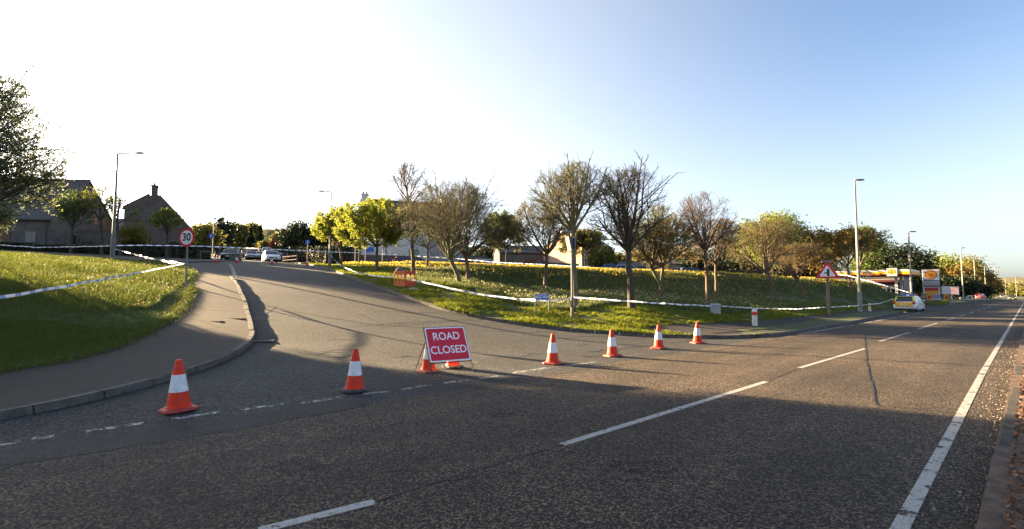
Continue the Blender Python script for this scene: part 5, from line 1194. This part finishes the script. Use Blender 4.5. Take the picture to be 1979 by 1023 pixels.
    # ridge of hill far behind
buildings()
def hills():
    for nm, pts, Yd, m, dep in [('hill', [(-300, 470), (100, 462), (350, 455), (440, 452), (480, 444), (520, 440), (560, 444), (700, 458), (1000, 480), (1250, 500)], 420, vmat('sunlit_gorse_hill', (.10,.085,.03), (.19,.13,.035), .05, 1), 150),  # golden hill colour, mottled by noise
                       ('hill', [(1700, 558), (1860, 548), (1905, 541), (1940, 538), (1979, 536), (2100, 530), (2400, 532)], 520, vmat('brown_field_hill', (.075,.07,.03), (.13,.105,.05), .04, 1), 250)]:
        xs = np.linspace(pts[0][0], pts[-1][0], 60); ys = np.interp(xs, [p[0] for p in pts], [p[1] for p in pts]); rng = np.random.default_rng(3); V = []
        for f, zf in ((-.35, 0), (-.2, .45), (0, 1), (.3, 1.02), (.6, .2)):
            for x, y in zip(xs, ys): p = P(x, y, Yd); V.append((p.x, Yd+f*dep*1.5, p.z*zf-1+rng.normal()*.4*(zf > .4)))
        n = 60; F = [(r*n+i, r*n+i+1, (r+1)*n+i+1, (r+1)*n+i) for r in range(4) for i in range(n-1)]
        tag(np_mesh(nm, V, np.array(F), m, smooth=True), kind='structure')
    rng = np.random.default_rng(8); px = rng.uniform(1905, 2090, 9000); Yd = rng.uniform(330, 520, 9000); c = rng.integers(0, 60, 9000)
    cx_ = rng.uniform(1905, 2090, 60); cy_ = rng.uniform(300, 430, 60); cs = rng.uniform(2.5, 6, 60)
    d = rng.normal(size=(9000, 3)); d /= np.linalg.norm(d, axis=1, keepdims=True); pos = np.column_stack([(cx_[c]-989.5)/935*cy_[c], cy_[c], cs[c]*.9])+d*cs[c][:, None]*(.75+.3*rng.random((9000, 1)))*np.array([1.3, 1, 1.])
    V, F = quads(rng, pos, 1.2, .9); stuff('distant_wood', V, F, LEAF['olive'])
hills()
# ---------------------------------------------------------------- vehicles
def carpaint(name, col, rough=.42, metal=.1):
    m = mat(name, col, rough, metal, .5); m.node_tree.nodes['Principled BSDF'].inputs['Coat Weight'].default_value = .15; return m
TAIL = mat('red_tail_lamp', (.45,.02,.02), .3); HEAD = mat('clear_lamp', (.7,.72,.72), .15); PLATE = mat('number_plate', (.6,.58,.4), .5)
def car(label, px, Y, head, paint, L=4.2, Wd=1.76, H=1.46, shape='hatch', group=None, name='parked_car', cat='car', dz=0, x=None, extra=None):
    """front along local +y. head = direction of travel, degrees clockwise from the view direction"""
    p = on(px, Y, 500, dz) if x is None else Vector((x, Y, G(x, Y)+dz)); root = empty(name, p, -R_(head), label, cat, group)
    w = Wd/2; f, r = L/2, -L/2; bl = .92*H/1.46*(1.02)
    hood = .82 if shape != 'van' else 1.05
    st = {'hatch': [(r, .42, .70, .80), (r+.06, .30, .86, .93), (r+.5, .2, bl+.02, 1), (-.1, .19, bl, 1), (f-1.15, .19, bl-.03, 1), (f-.35, .2, hood-.05, .97), (f-.08, .26, .68, .9), (f, .36, .55, .78)],
          'saloon': [(r, .42, .72, .82), (r+.06, .3, .9, .94), (r+.7, .2, bl+.03, 1), (-.1, .19, bl, 1), (f-1.25, .19, bl-.03, 1), (f-.35, .2, hood-.06, .97), (f-.08, .26, .66, .9), (f, .36, .55, .78)],
          'van': [(r, .4, 1.0, .97), (r+.05, .3, 1.05, 1), (r+.5, .25, 1.08, 1), (0, .25, 1.08, 1), (f-1.2, .25, 1.08, 1), (f-.3, .25, 1.0, .97), (f-.06, .3, .8, .92), (f, .4, .6, .85)]}[shape]
    m = MB(); rings = []
    for y, zb, zt, k in st:
        a = w*k; rings.append([(-a*.9, y, zb), (-a*.99, y, zb+.12), (-a, y, (zb+zt)/2), (-a*.97, y, zt-.07), (-a*.86, y, zt), (a*.86, y, zt), (a*.97, y, zt-.07), (a, y, (zb+zt)/2), (a*.99, y, zb+.12), (a*.9, y, zb)])
    m.loft(rings)
    # roof and pillars
    if shape == 'hatch': b0, b1, t0, t1 = r+.12, f-1.05, r+.5, f-1.85
    elif shape == 'saloon': b0, b1, t0, t1 = r+.55, f-1.15, r+1.2, f-1.95
    else: b0, b1, t0, t1 = r+.02, f-.75, r+.08, f-1.35
    zb = bl-.04 if shape != 'van' else 1.04; zt = H
    def gh(k): 
        z = zb+(zt-zb)*k; a = w*(.93-.17*k if shape != 'van' else .99-.06*k); return b0+(t0-b0)*k, b1+(t1-b1)*k, a, z
    rr = []
    for k in (0, .5, .92, 1.):
        y0, y1, a, z = gh(k); e = .06 if k < 1 else .25
        rr.append([(-a+e*.5, y0, z), (a-e*.5, y0, z), (a, y0+e, z), (a, y1-e, z), (a-e*.5, y1, z), (-a+e*.5, y1, z), (-a, y1-e, z), (-a, y0+e, z)])
    m.loft(rr); body = m.build('body', paint, root, True)
    def pane(nm, pts, n, mt=M['glass']):
        pts = [Vector(q)+Vector(n)*.012 for q in pts]; q = MB(); q.add([*pts, *[v-Vector(n)*.02 for v in pts]], [tuple(range(len(pts))), tuple(range(2*len(pts)-1, len(pts)-1, -1))]+[(i, i+len(pts), (i+1) % len(pts)+len(pts), (i+1) % len(pts)) for i in range(len(pts))]); return q.build(nm, mt, root)
    A, B = gh(.1), gh(.86)
    pane('windscreen', [(-A[2]*.9, A[1], A[3]), (A[2]*.9, A[1], A[3]), (B[2]*.88, B[1], B[3]), (-B[2]*.88, B[1], B[3])], (0, .8, .5))
    if shape != 'van': pane('rear_window', [(-A[2]*.86, A[0], A[3]), (A[2]*.86, A[0], A[3]), (B[2]*.84, B[0], B[3]), (-B[2]*.84, B[0], B[3])], (0, -.9, .3))
    y0a, y1a, y0b, y1b = A[0]+.25, A[1]-.2, B[0]+.2, B[1]-.08
    mid = (y0b+y1b)/2+.1
    for s in (-1, 1):
        if shape == 'van': pane('side_window', [(s*A[2], y1a-.9, A[3]), (s*A[2], y1a, A[3]), (s*B[2], y1b, B[3]), (s*B[2], y1a-.9, B[3])], (s, 0, .1)); continue
        pane('side_window', [(s*A[2], y0a, A[3]), (s*A[2], mid-.05, A[3]), (s*B[2], mid-.05, B[3]), (s*B[2], y0b, B[3])], (s, 0, .3))
        pane('side_window', [(s*A[2], mid+.05, A[3]), (s*A[2], y1a, A[3]), (s*B[2], y1b, B[3]), (s*B[2], mid+.05, B[3])], (s, 0, .3))
    wr = .31
    for s in (-1, 1):
        for yy in (r+.72, f-.82):
            q = MB(); n = 22; prof = [(wr*.6, -.09), (wr*.96, -.1), (wr, -.05), (wr, .05), (wr*.96, .1), (wr*.6, .09)]
            vs = [(s*(w-.09)+o, yy+rd*math.cos(2*math.pi*k/n), wr+rd*math.sin(2*math.pi*k/n)) for rd, o in prof for k in range(n)]
            q.add(vs, [(i*n+k, i*n+(k+1) % n, (i+1)*n+(k+1) % n, (i+1)*n+k) for i in range(5) for k in range(n)]+[tuple(range(n)), tuple(range(5*n, 6*n))]); wh = q.build('wheel', M['tyre'], root, True)
            q = MB(); q.tube([(s*(w+.005), yy, wr), (s*(w+.018), yy, wr)], [wr*.62, wr*.5], 14); q.build('rim', M['rim'], wh)
        ll = MB(); ll.box(min(s*w*.56, s*w*.86), max(s*w*.56, s*w*.86), f-.2, f-.02, .6, .74, .03); ll.build('headlight', HEAD, root)
        tl = MB(); tl.box(min(s*w*.72, s*w*.95), max(s*w*.72, s*w*.95), r-.01, r+.22, .72, 1.02 if shape != 'van' else 1.3, .03); tl.build('tail_light', TAIL, root)
        mi = MB(); mi.box(min(s*w*.98, s*(w+.17)), max(s*w*.98, s*(w+.17)), A[1]-.35, A[1]-.2, A[3]+.02, A[3]+.16, .03); mi.build('door_mirror', paint, root)
    g = MB(); g.box(-w*.5, w*.5, f-.06, f+.008, .42, .58, .02); g.build('grille', M['black_sign'], root)
    for y_, nm in ((f+.012, 1), (r-.012, -1)):
        g = MB(); g.box(-.26, .26, y_-.006, y_+.006, .36 if nm > 0 else .62, .47 if nm > 0 else .73); g.build('number_plate', PLATE, root)
    g = MB(); g.box(-w*.84, w*.84, r+.06, f-.06, .17, .3); g.build('underside', M['black_sign'], root)
    if extra: extra(root, dict(w=w, f=f, r=r, H=H, gh=gh, bl=bl))
    return root
def police_extra(root, d):
    w, f, r, H = d['w'], d['f'], d['r'], d['H']
    b = MB(); b.box(-.55, .55, -.42, -.12, H+.04, H+.15, .03); lb = b.build('light_bar', mat('blue_light_bar', (.04,.12,.5), .2), root)
    c = MB(); c.box(-.12, .12, -.43, -.11, H+.03, H+.16, .02); c.build('light_bar_housing', M['white'], lb)
    Yl = mat('fluorescent_yellow', (.55,.62,.03), .5); Or = mat('fluorescent_orange', (.75,.14,.02), .5)
    # chequers follow the tailgate
    q = MB(); nx, nz = 8, 3
    for i in range(nx):
        for j in range(nz):
            q.mi = (i+j) % 2; x0, x1 = -w*.76+i*w*1.52/nx, -w*.76+(i+1)*w*1.52/nx; z0, z1 = .5+j*.145, .5+(j+1)*.145
            def yy(z): return r-.016+max(0, z-.72)*.25
            q.add([(x0, yy(z0), z0), (x1, yy(z0), z0), (x1, yy(z1), z1), (x0, yy(z1), z1)], [(0, 1, 2, 3)])
    q.build('chequer_panel', [Yl, Or], root)
    for s in (-1, 1):
        g0, g1 = d['gh'](.05), d['gh'](.95); e = MB(); e.mi = 0
        e.add([(s*g0[2]*.99, g0[0]-.02, g0[3]), (s*g0[2]*.84, g0[0]-.02, g0[3]), (s*g1[2]*.8, g1[0]-.02, g1[3]), (s*g1[2]*.97, g1[0]-.02, g1[3])], [(0, 1, 2, 3)]); e.build('yellow_pillar_strip', Yl, root)
        k = MB(); nb = 7
        for i in range(nb):
            for j in range(2):
                k.mi = (i+j) % 2; y0, y1 = -1.15+i*.33, -1.15+(i+1)*.33; z0, z1 = .58+j*.13, .58+(j+1)*.13
                k.add([(s*(w+.006), y0, z0), (s*(w+.006), y1, z0), (s*(w+.006), y1, z1), (s*(w+.006), y0, z1)], [(0, 1, 2, 3)])
        k.build('side_chequers', [Yl, mat('police_blue', (.02,.07,.35), .4)], root)
    t = MB(); t.box(-w*.7, w*.7, r+.34, r+.52, H-.03, H+.0); t.build('yellow_roof_strip', Yl, root)
def vehicles():
    W_ = carpaint('white_car_paint', (.68,.69,.7)); SV = carpaint('silver_car_paint', (.42,.43,.44), .3, .5); DK = carpaint('dark_car_paint', (.03,.035,.045)); RD = carpaint('dark_red_car_paint', (.14,.012,.02)); BL = carpaint('blue_car_paint', (.05,.1,.2)); BR = carpaint('bronze_car_paint', (.16,.13,.08))
    car('white police estate car with yellow and orange chequered tail and a blue light bar', 1753, 49.5, 50, W_, 4.5, 1.85, 1.52, 'hatch', name='police_car', extra=police_extra)
    g = 'cars parked up the side road'
    car('white hatchback facing us behind the far cone', 524, 64, 147, W_, 4.2, 1.9, 1.52, 'hatch', g)
    car('dark car with pale windscreen beside the grey folding board', 447, 62, 160, DK, 4.3, 1.85, 1.5, 'hatch', g)
    car('silver car left in the pair left of the white hatchback', 486, 80, 152, SV, 4.2, 1.8, 1.45, 'saloon', g)
    car('silver car right in the pair, tight against the white hatchback', 503, 84, 150, SV, 4.2, 1.8, 1.45, 'hatch', g)
    car('white van behind the white hatchback', 517, 92, 152, W_, 4.9, 1.95, 2.2, 'van', g, 'van', 'van')
    car('white van with a high roof beyond the dark car', 433, 125, 152, W_, 5.2, 2.1, 2.5, 'van', g, 'van', 'van')
    car('bronze car further up the side road', 474, 104, 152, BR, 4.2, 1.8, 1.5, 'hatch', g)
    car('dark car in shade right of the white hatchback', 547, 74, 150, DK, 4.3, 1.85, 1.5, 'saloon', g)
    g = 'cars parked beyond the grass bank'
    for px, Y, hd, m, sh, lb in [(790, 62, 70, RD, 'hatch', 'dark red car roof showing above the daffodils by the tall thin tree'), (812, 63, 75, RD, 'saloon', 'low dark red car right of the tall thin tree'),
            (904, 61, 80, BL, 'saloon', 'blue car half hidden by the bare tree trunks'), (945, 60, 85, W_, 'hatch', 'white car left of the two thin trunks'),
            (1055, 60, 95, RD, 'saloon', 'red car behind the single trunk left of the buff brick house'), (1182, 62, 95, BL, 'saloon', 'blue car beside the low white shed'), (1216, 63, 100, SV, 'hatch', 'silver car behind the dark trunked tree'), (1340, 66, 95, DK, 'hatch', 'dark car between the leaning and slender trunks')]:
        car(lb, px, Y, hd, m, 4.2, 1.78, 1.45, sh, g)
    g = 'traffic on the main road'
    car('dark green car coming round the main road bend', 1951, 150, 222, carpaint('green_car_paint', (.05,.07,.05)), 4.3, 1.8, 1.5, 'hatch', g, 'moving_car')
    car('pale car far away beyond the bend', 1934, 215, 222, SV, 4.3, 1.8, 1.5, 'hatch', g, 'moving_car')
    car('red car on the verge past the advert boards', 1889, 128, 60, carpaint('bright_red_car_paint', (.42,.03,.06)), 4.0, 1.75, 1.4, 'hatch', None)
vehicles()
def person():
    p = on(419, 58, 495, .0); px = p; k = 1.0
    J = dict(pelvis=(0, 0, .95), chest=(0, .02, 1.3), neck=(0, .02, 1.5), head0=(0, .0, 1.58), head1=(0, -.01, 1.7), hipL=(-.09, 0, .92), kneeL=(-.11, -.03, .5), ankL=(-.11, .02, .09), toeL=(-.12, -.14, .04), hipR=(.09, 0, .92), kneeR=(.11, .04, .5), ankR=(.12, .1, .09), toeR=(.13, -.05, .04),
             shL=(-.19, .02, 1.44), elL=(-.26, .05, 1.17), haL=(-.27, -.06, .93), fiL=(-.27, -.09, .83), shR=(.19, .02, 1.44), elR=(.26, .05, 1.17), haR=(.27, -.06, .93), fiR=(.27, -.09, .83))
    E_ = [('pelvis','chest'),('chest','neck'),('neck','head0'),('head0','head1'),('pelvis','hipL'),('hipL','kneeL'),('kneeL','ankL'),('ankL','toeL'),('pelvis','hipR'),('hipR','kneeR'),('kneeR','ankR'),('ankR','toeR'),('chest','shL'),('shL','elL'),('elL','haL'),('haL','fiL'),('chest','shR'),('shR','elR'),('elR','haR'),('haR','fiR')]
    Rd = dict(pelvis=.14, chest=.15, neck=.06, head0=.085, head1=.1, hipL=.1, kneeL=.065, ankL=.045, toeL=.04, hipR=.1, kneeR=.065, ankR=.045, toeR=.04, shL=.065, elL=.045, haL=.032, fiL=.03, shR=.065, elR=.045, haR=.032, fiR=.03)
    ks = list(J)
    def skin(name, keys, grow_, m, par):
        kk = [q for q in ks if q in keys]; me = bpy.data.meshes.new(name); me.from_pydata([J[q] for q in kk], [(kk.index(a), kk.index(b)) for a, b in E_ if a in kk and b in kk], [])
        o = link(name, me, m, par); md = o.modifiers.new('skin', 'SKIN')
        for v, q in zip(me.skin_vertices[0].data, kk): v.radius = (Rd[q]+grow_,)*2
        me.skin_vertices[0].data[0].use_root = True; o.modifiers.new('sub', 'SUBSURF').render_levels = 2; return o
    b = skin('person', ks, 0, mat('skin', (.5,.32,.24), .6), None); b.location = p; b.rotation_euler = (0, 0, .3)
    tag(b, 'person in dark navy clothes standing in the road by the dark car', 'person')
    nv = vmat('navy_cloth', (.01,.014,.04), (.02,.025,.06), 8, .9)
    skin('jacket', {'pelvis','chest','neck','shL','elL','haL','shR','elR','haR'}, .022, nv, b); skin('trousers', {'pelvis','hipL','kneeL','ankL','hipR','kneeR','ankR'}, .02, mat('dark_trousers', (.015,.016,.02), .9), b)
    h = MB(); h.loft([[(r*math.cos(a), r*math.sin(a)+.02, z) for a in np.linspace(0, 6.283, 13)[:-1]] for r, z in ((.09, 1.66), (.112, 1.7), (.1, 1.77), (.05, 1.81))]); h.build('hair', mat('dark_hair', (.03,.02,.015), .7), b, True)
person()
# ---------------------------------------------------------------- filling station
YEL = mat('signal_yellow', (.7,.32,.008), .4); STR = mat('signal_red', (.4,.014,.01), .4); WHT = mat('fascia_white', (.5,.49,.46), .4)
def scallop(mb, R, y0, y1, k=1.0):
    """scallop emblem outline in x,z"""
    pts = []
    for i in range(0, 41):
        a = R_(-28+236*i/40); rr = R*(1+.035*math.cos(a*14)); pts.append((rr*math.cos(a)*k, rr*math.sin(a)*k*.95))
    pts += [(-.42*R*k, -.62*R*k), (-.45*R*k, -.8*R*k), (.45*R*k, -.8*R*k), (.42*R*k, -.62*R*k)]
    mb.prism(pts, y0, y1)
def emblem(par, c, R, y, rot=(0, 0, 0)):
    a = MB(); scallop(a, R, y-.02, y); e = a.build('emblem', STR, par); e.location = c; e.rotation_euler = rot
    b = MB(); scallop(b, R, y-.03, y-.021, .84); b.build('yellow_shell', YEL, e)
    r = MB()
    for i in range(7):
        an = R_(30+120*i/6); r.prism([(.02*R, -.5*R), (math.cos(an)*R*.8+.025*R, math.sin(an)*R*.76), (math.cos(an)*R*.8-.025*R, math.sin(an)*R*.76), (-.02*R, -.5*R)], y-.034, y-.0305)
    r.build('shell_ribs', STR, e)
def station():
    u0, v0 = 109, 14.2; o = Vector((*xy(u0, v0), 0)); ru = math.atan2(UY, UX)
    # local frame: x runs along the front edge towards the left, y runs back along the road
    root = empty('filling_station_canopy', (o.x, o.y, G(o.x, o.y)), ru-math.pi/2, 'white, yellow and red filling station canopy behind the bank', 'canopy')
    Lf, Dp = 21, 9.5; zt = zat(520.5, 85)-root.location.z; zb = zt-1.0
    # after the rotation local +x points along -v (towards the road); the front edge runs to -x
    x0, x1 = -Lf, 0
    m = MB(); m.box(x0+.1, x1-.1, .1, Dp-.1, zb, zb+.5); m.build('soffit', vmat('canopy_soffit', (.3,.3,.3), (.4,.4,.4), 2, .6), root)
    for nm, a, b, mm, ex in (('white_fascia', .66, 1.0, WHT, .05), ('yellow_fascia', .2, .658, YEL, .0), ('red_fascia', .0, .198, mat('dark_red_fascia', (.2,.012,.01), .5), -.03)):
        q = MB(); q.box(x0-ex, x1+ex, -ex, Dp+ex, zb+a, zb+b); q.build(nm, mm, root)
    xs = -2.7; sg = MB(); sg.box(xs-.75, xs+.75, -.2, -.06, zb-.15, zb+1.25, .02); s = sg.build('emblem_board', WHT, root); emblem(s, (xs, -.2, zb+.58), .55, 0)
    for cx_ in (-2.5, -10, -17.5):
        for cy in (2.2, 7.2):
            c = MB(); c.box(cx_-.2, cx_+.2, cy-.2, cy+.2, -1, zb); c.build('column', WHT, root)
    for i, (x, y) in enumerate([(-4.5, 3), (-8, 3), (-12.5, 3), (-4.5, 6.8), (-12.5, 6.8)]):
        q = root.matrix_basis @ Vector((x, y, 0)); r = empty('fuel_pump', (q.x, q.y, G(q.x, q.y)), ru-math.pi/2, ['fuel pump nearest the road under the canopy', 'middle fuel pump under the front of the canopy', 'left fuel pump under the front of the canopy', 'rear fuel pump nearest the road', 'rear fuel pump furthest from the road'][i], 'fuel pump', 'fuel pumps under the canopy')
        b = MB(); b.box(-.45, .45, -.28, .28, 0, 1.75, .04); bb = b.build('body', WHT, r); d = MB(); d.box(-.36, .36, -.295, -.281, 1.05, 1.6); d.build('display', M['glass'], bb)
        t = MB(); t.box(-.5, .5, -.3, .3, 1.76, 2.05, .02); t.build('header', YEL, r); h = MB(); h.tube([(.47, 0, 1.5), (.6, 0, 1.2), (.55, 0, .6), (.47, 0, .9)], .02, 6); h.build('hose', M['black'], r)
    # shop
    q = Vector((*xy(121, 24), 0)); r = empty('filling_station_shop', (q.x, q.y, G(q.x, q.y)), ru-math.pi/2, 'filling station shop with a red front under the canopy', 'shop')
    b = MB(); b.box(-14, 7, 0, 8, -1, 3.6); b.build('wall', vmat('shop_wall', (.16,.15,.14), (.22,.2,.19), 2, .9), r)
    b = MB(); b.box(-14.1, 7.1, -.2, 8.1, 3.602, 4.0); b.build('roof', SLATE, r)
    for i in range(6):
        x = -12+3.1*i; f = MB(); f.box(x-1.3, x+1.3, -.06, -.002, .4, 2.6); ff = f.build('window', [REDF, REDF][i % 2], r); f = MB(); f.box(x-1.18, x+1.18, -.08, -.061, .55, 2.45); f.build('pane', M['glass'], ff)
    f = MB(); f.box(2, 6.8, -.14, -.002, 0, 3.2); f.build('red_panel', vmat('dull_red_panel', (.05,.012,.009), (.08,.018,.012), 3, .7), r)
    f = MB(); f.box(3.2, 4.4, -.2, -.141, 0, 2.2); f.build('door', M['glass'], r)
    # white frame of the jet wash, seen as posts beneath the canopy
    q = on(1672, 76); r = empty('wash_frame', q, R_(12), 'white upright frame in front of the canopy, above the bank', 'frame'); zt_ = zat(526, 76)-q.z
    for i in range(4): m = MB(); x = -.85+i*.62; m.tube([(x, 0, -2.5), (x, 0, zt_)], .06, 6); m.build('post', WHT, r)
    m = MB(); m.box(-1., 1.15, -.06, .06, zt_, zt_+.1); m.build('rail', WHT, r); m = MB(); m.box(-1., 1.15, -.05, .05, .5, .6); m.build('rail', WHT, r)
    q = on(1690, 78); r = empty('white_railing', q, R_(-40), 'low white railing at the top of the bank by the canopy', 'railing')
    for i in range(6): m = MB(); m.box(i*.7-.03, i*.7+.03, -.03, .03, -1.5, 1.0-i*.08); m.build('post', WHT, r)
    m = MB(); m.tube([(0, 0, .98), (3.5, 0, .58)], .04, 6); m.build('rail', WHT, r)
    # price sign
    Y = 92; q = on(1801, Y, 578); s = Y/935; r = empty('price_sign', q, R_(-36), 'tall white price sign with a yellow and red shell emblem', 'price sign'); z = lambda py: zat(py, Y)-q.z; w = 12.3*s/math.cos(R_(5))
    m = MB(); m.box(-w, w, -.22, .22, -.4, z(521.5), .03); body = m.build('panel', vmat('pale_grey_panel', (.5,.52,.54), (.58,.6,.62), 2, .5), r)
    def pl(nm, a, b, mm, par=body, k=.97):
        e = MB(); e.box(-w*k, w*k, -.25, -.222, z(b), z(a)); return e.build(nm, mm, par)
    top = pl('emblem_panel', 522.5, 539.5, WHT); emblem(top, (0, -.25, z(531.4)), 9.2*s, 0)
    hd = pl('header_panel', 541, 544, mat('slate_blue_panel', (.1,.13,.2), .5)); 
    pr = [pl('price_panel', 545.2, 550.3, mat('grey_price_panel', (.3,.31,.32), .5)), pl('price_panel', 551, 555, mat('dark_price_panel', (.14,.12,.1), .5))]
    pl('red_panel', 556, 562.5, STR, k=.82); ye = pl('yellow_panel', 562.7, 568.5, YEL, k=.82); pl('base_panel', 569.5, 577, mat('blue_grey_panel', (.2,.27,.36), .5))
    # advert boards
    for i, (px, Y, ty, by, wpx, mm, lb) in enumerate([(1829.5, 96, 553.5, 569, 6.6, vmat('pale_poster', (.5,.48,.5), (.7,.68,.66), 1.6, .6), 'white advert board with a pale poster right of the price sign'), (1845.5, 99, 554, 569.5, 6.6, vmat('pink_poster', (.3,.2,.24), (.5,.36,.42), 1.4, .6), 'advert board with a pink poster, right of the pale one')]):
        q = on(px, Y, 578); s = Y/935; r = empty('advert_board', q, R_(-36), lb, 'advert board'); z1, z0 = zat(ty, Y)-q.z, zat(by, Y)-q.z; w = wpx*s
        m = MB(); m.box(-w, w, -.06, .06, z0, z1, .01); f = m.build('frame', WHT, r); m = MB(); m.box(-w*.9, w*.9, -.075, -.061, z0+.1, z1-.1); m.build('poster', mm, f)
        for x in (-w*.8, w*.8): m = MB(); m.box(x-.06, x+.06, -.05, .05, -.5, z0-.002); m.build('post', M['galv'], r)
    for i, (px, Y, ty, by, wpx, mm, lb) in enumerate([(1796.5, 90, 568.5, 577.5, 4.2, YEL, 'yellow sign box at the foot of the price sign'), (1829.5, 94, 569.5, 577, 3.4, YEL, 'yellow sign box under the pale advert board'), (1786, 91, 567, 577.5, 3.4, mat('purple_panel', (.14,.05,.16), .5), 'purple sign box with a white top left of the price sign')]):
        q = on(px, Y, 578); s = Y/935; r = empty('sign_box', q, R_(-36), lb, 'sign box'); z1 = zat(ty, Y)-q.z; w = wpx*s
        m = MB(); m.box(-w, w, -.2, .2, -.2, z1*.9, .02); b = m.build('body', mm, r); m = MB(); m.box(-w*1.1, w*1.1, -.25, .25, z1*.9+.002, z1, .02); m.build('lid', [YEL, YEL, WHT][i], r)
        m = MB(); m.box(-w*.6, w*.6, -.215, -.201, z1*.2, z1*.7); m.build('panel', [STR, STR, WHT][i], b)
    for i, px in enumerate((1856, 1859.5, 1863, 1867.5)):
        q = hit(px, 579.5-.25*i); r = empty('small_white_post', (q.x, q.y, G(q.x, q.y)), 0, ['first of the short white posts on the island', 'second of the short white posts on the island', 'third of the short white posts on the island', 'last short white post, nearest the white notice'][i], 'post', 'short white posts on the filling station island')
        m = MB(); m.lathe([(.1, -.2), (.1, .45), (.07, .52), (.02, .54)], 10); m.build('post', WHT, r); k = MB(); k.lathe([(.102, .3), (.104, .31), (.104, .38), (.102, .39)], 10); k.build('dark_band', M['black'], r)
    q = on(1875, 97, 577); r = empty('notice_board', q, R_(-30), 'small white notice with a dark symbol past the white posts', 'sign'); m = MB(); m.box(-.42, .42, -.03, .03, .1, 1.05, .04); f = m.build('sign_plate', WHT, r); m = MB(); m.box(-.2, .12, -.04, -.0305, .35, .85, .02); m.build('symbol', M['black'], f)
    for x in (-.3, .3): m = MB(); m.box(x-.03, x+.03, -.02, .02, -.3, .098); m.build('leg', M['galv'], r)
station()
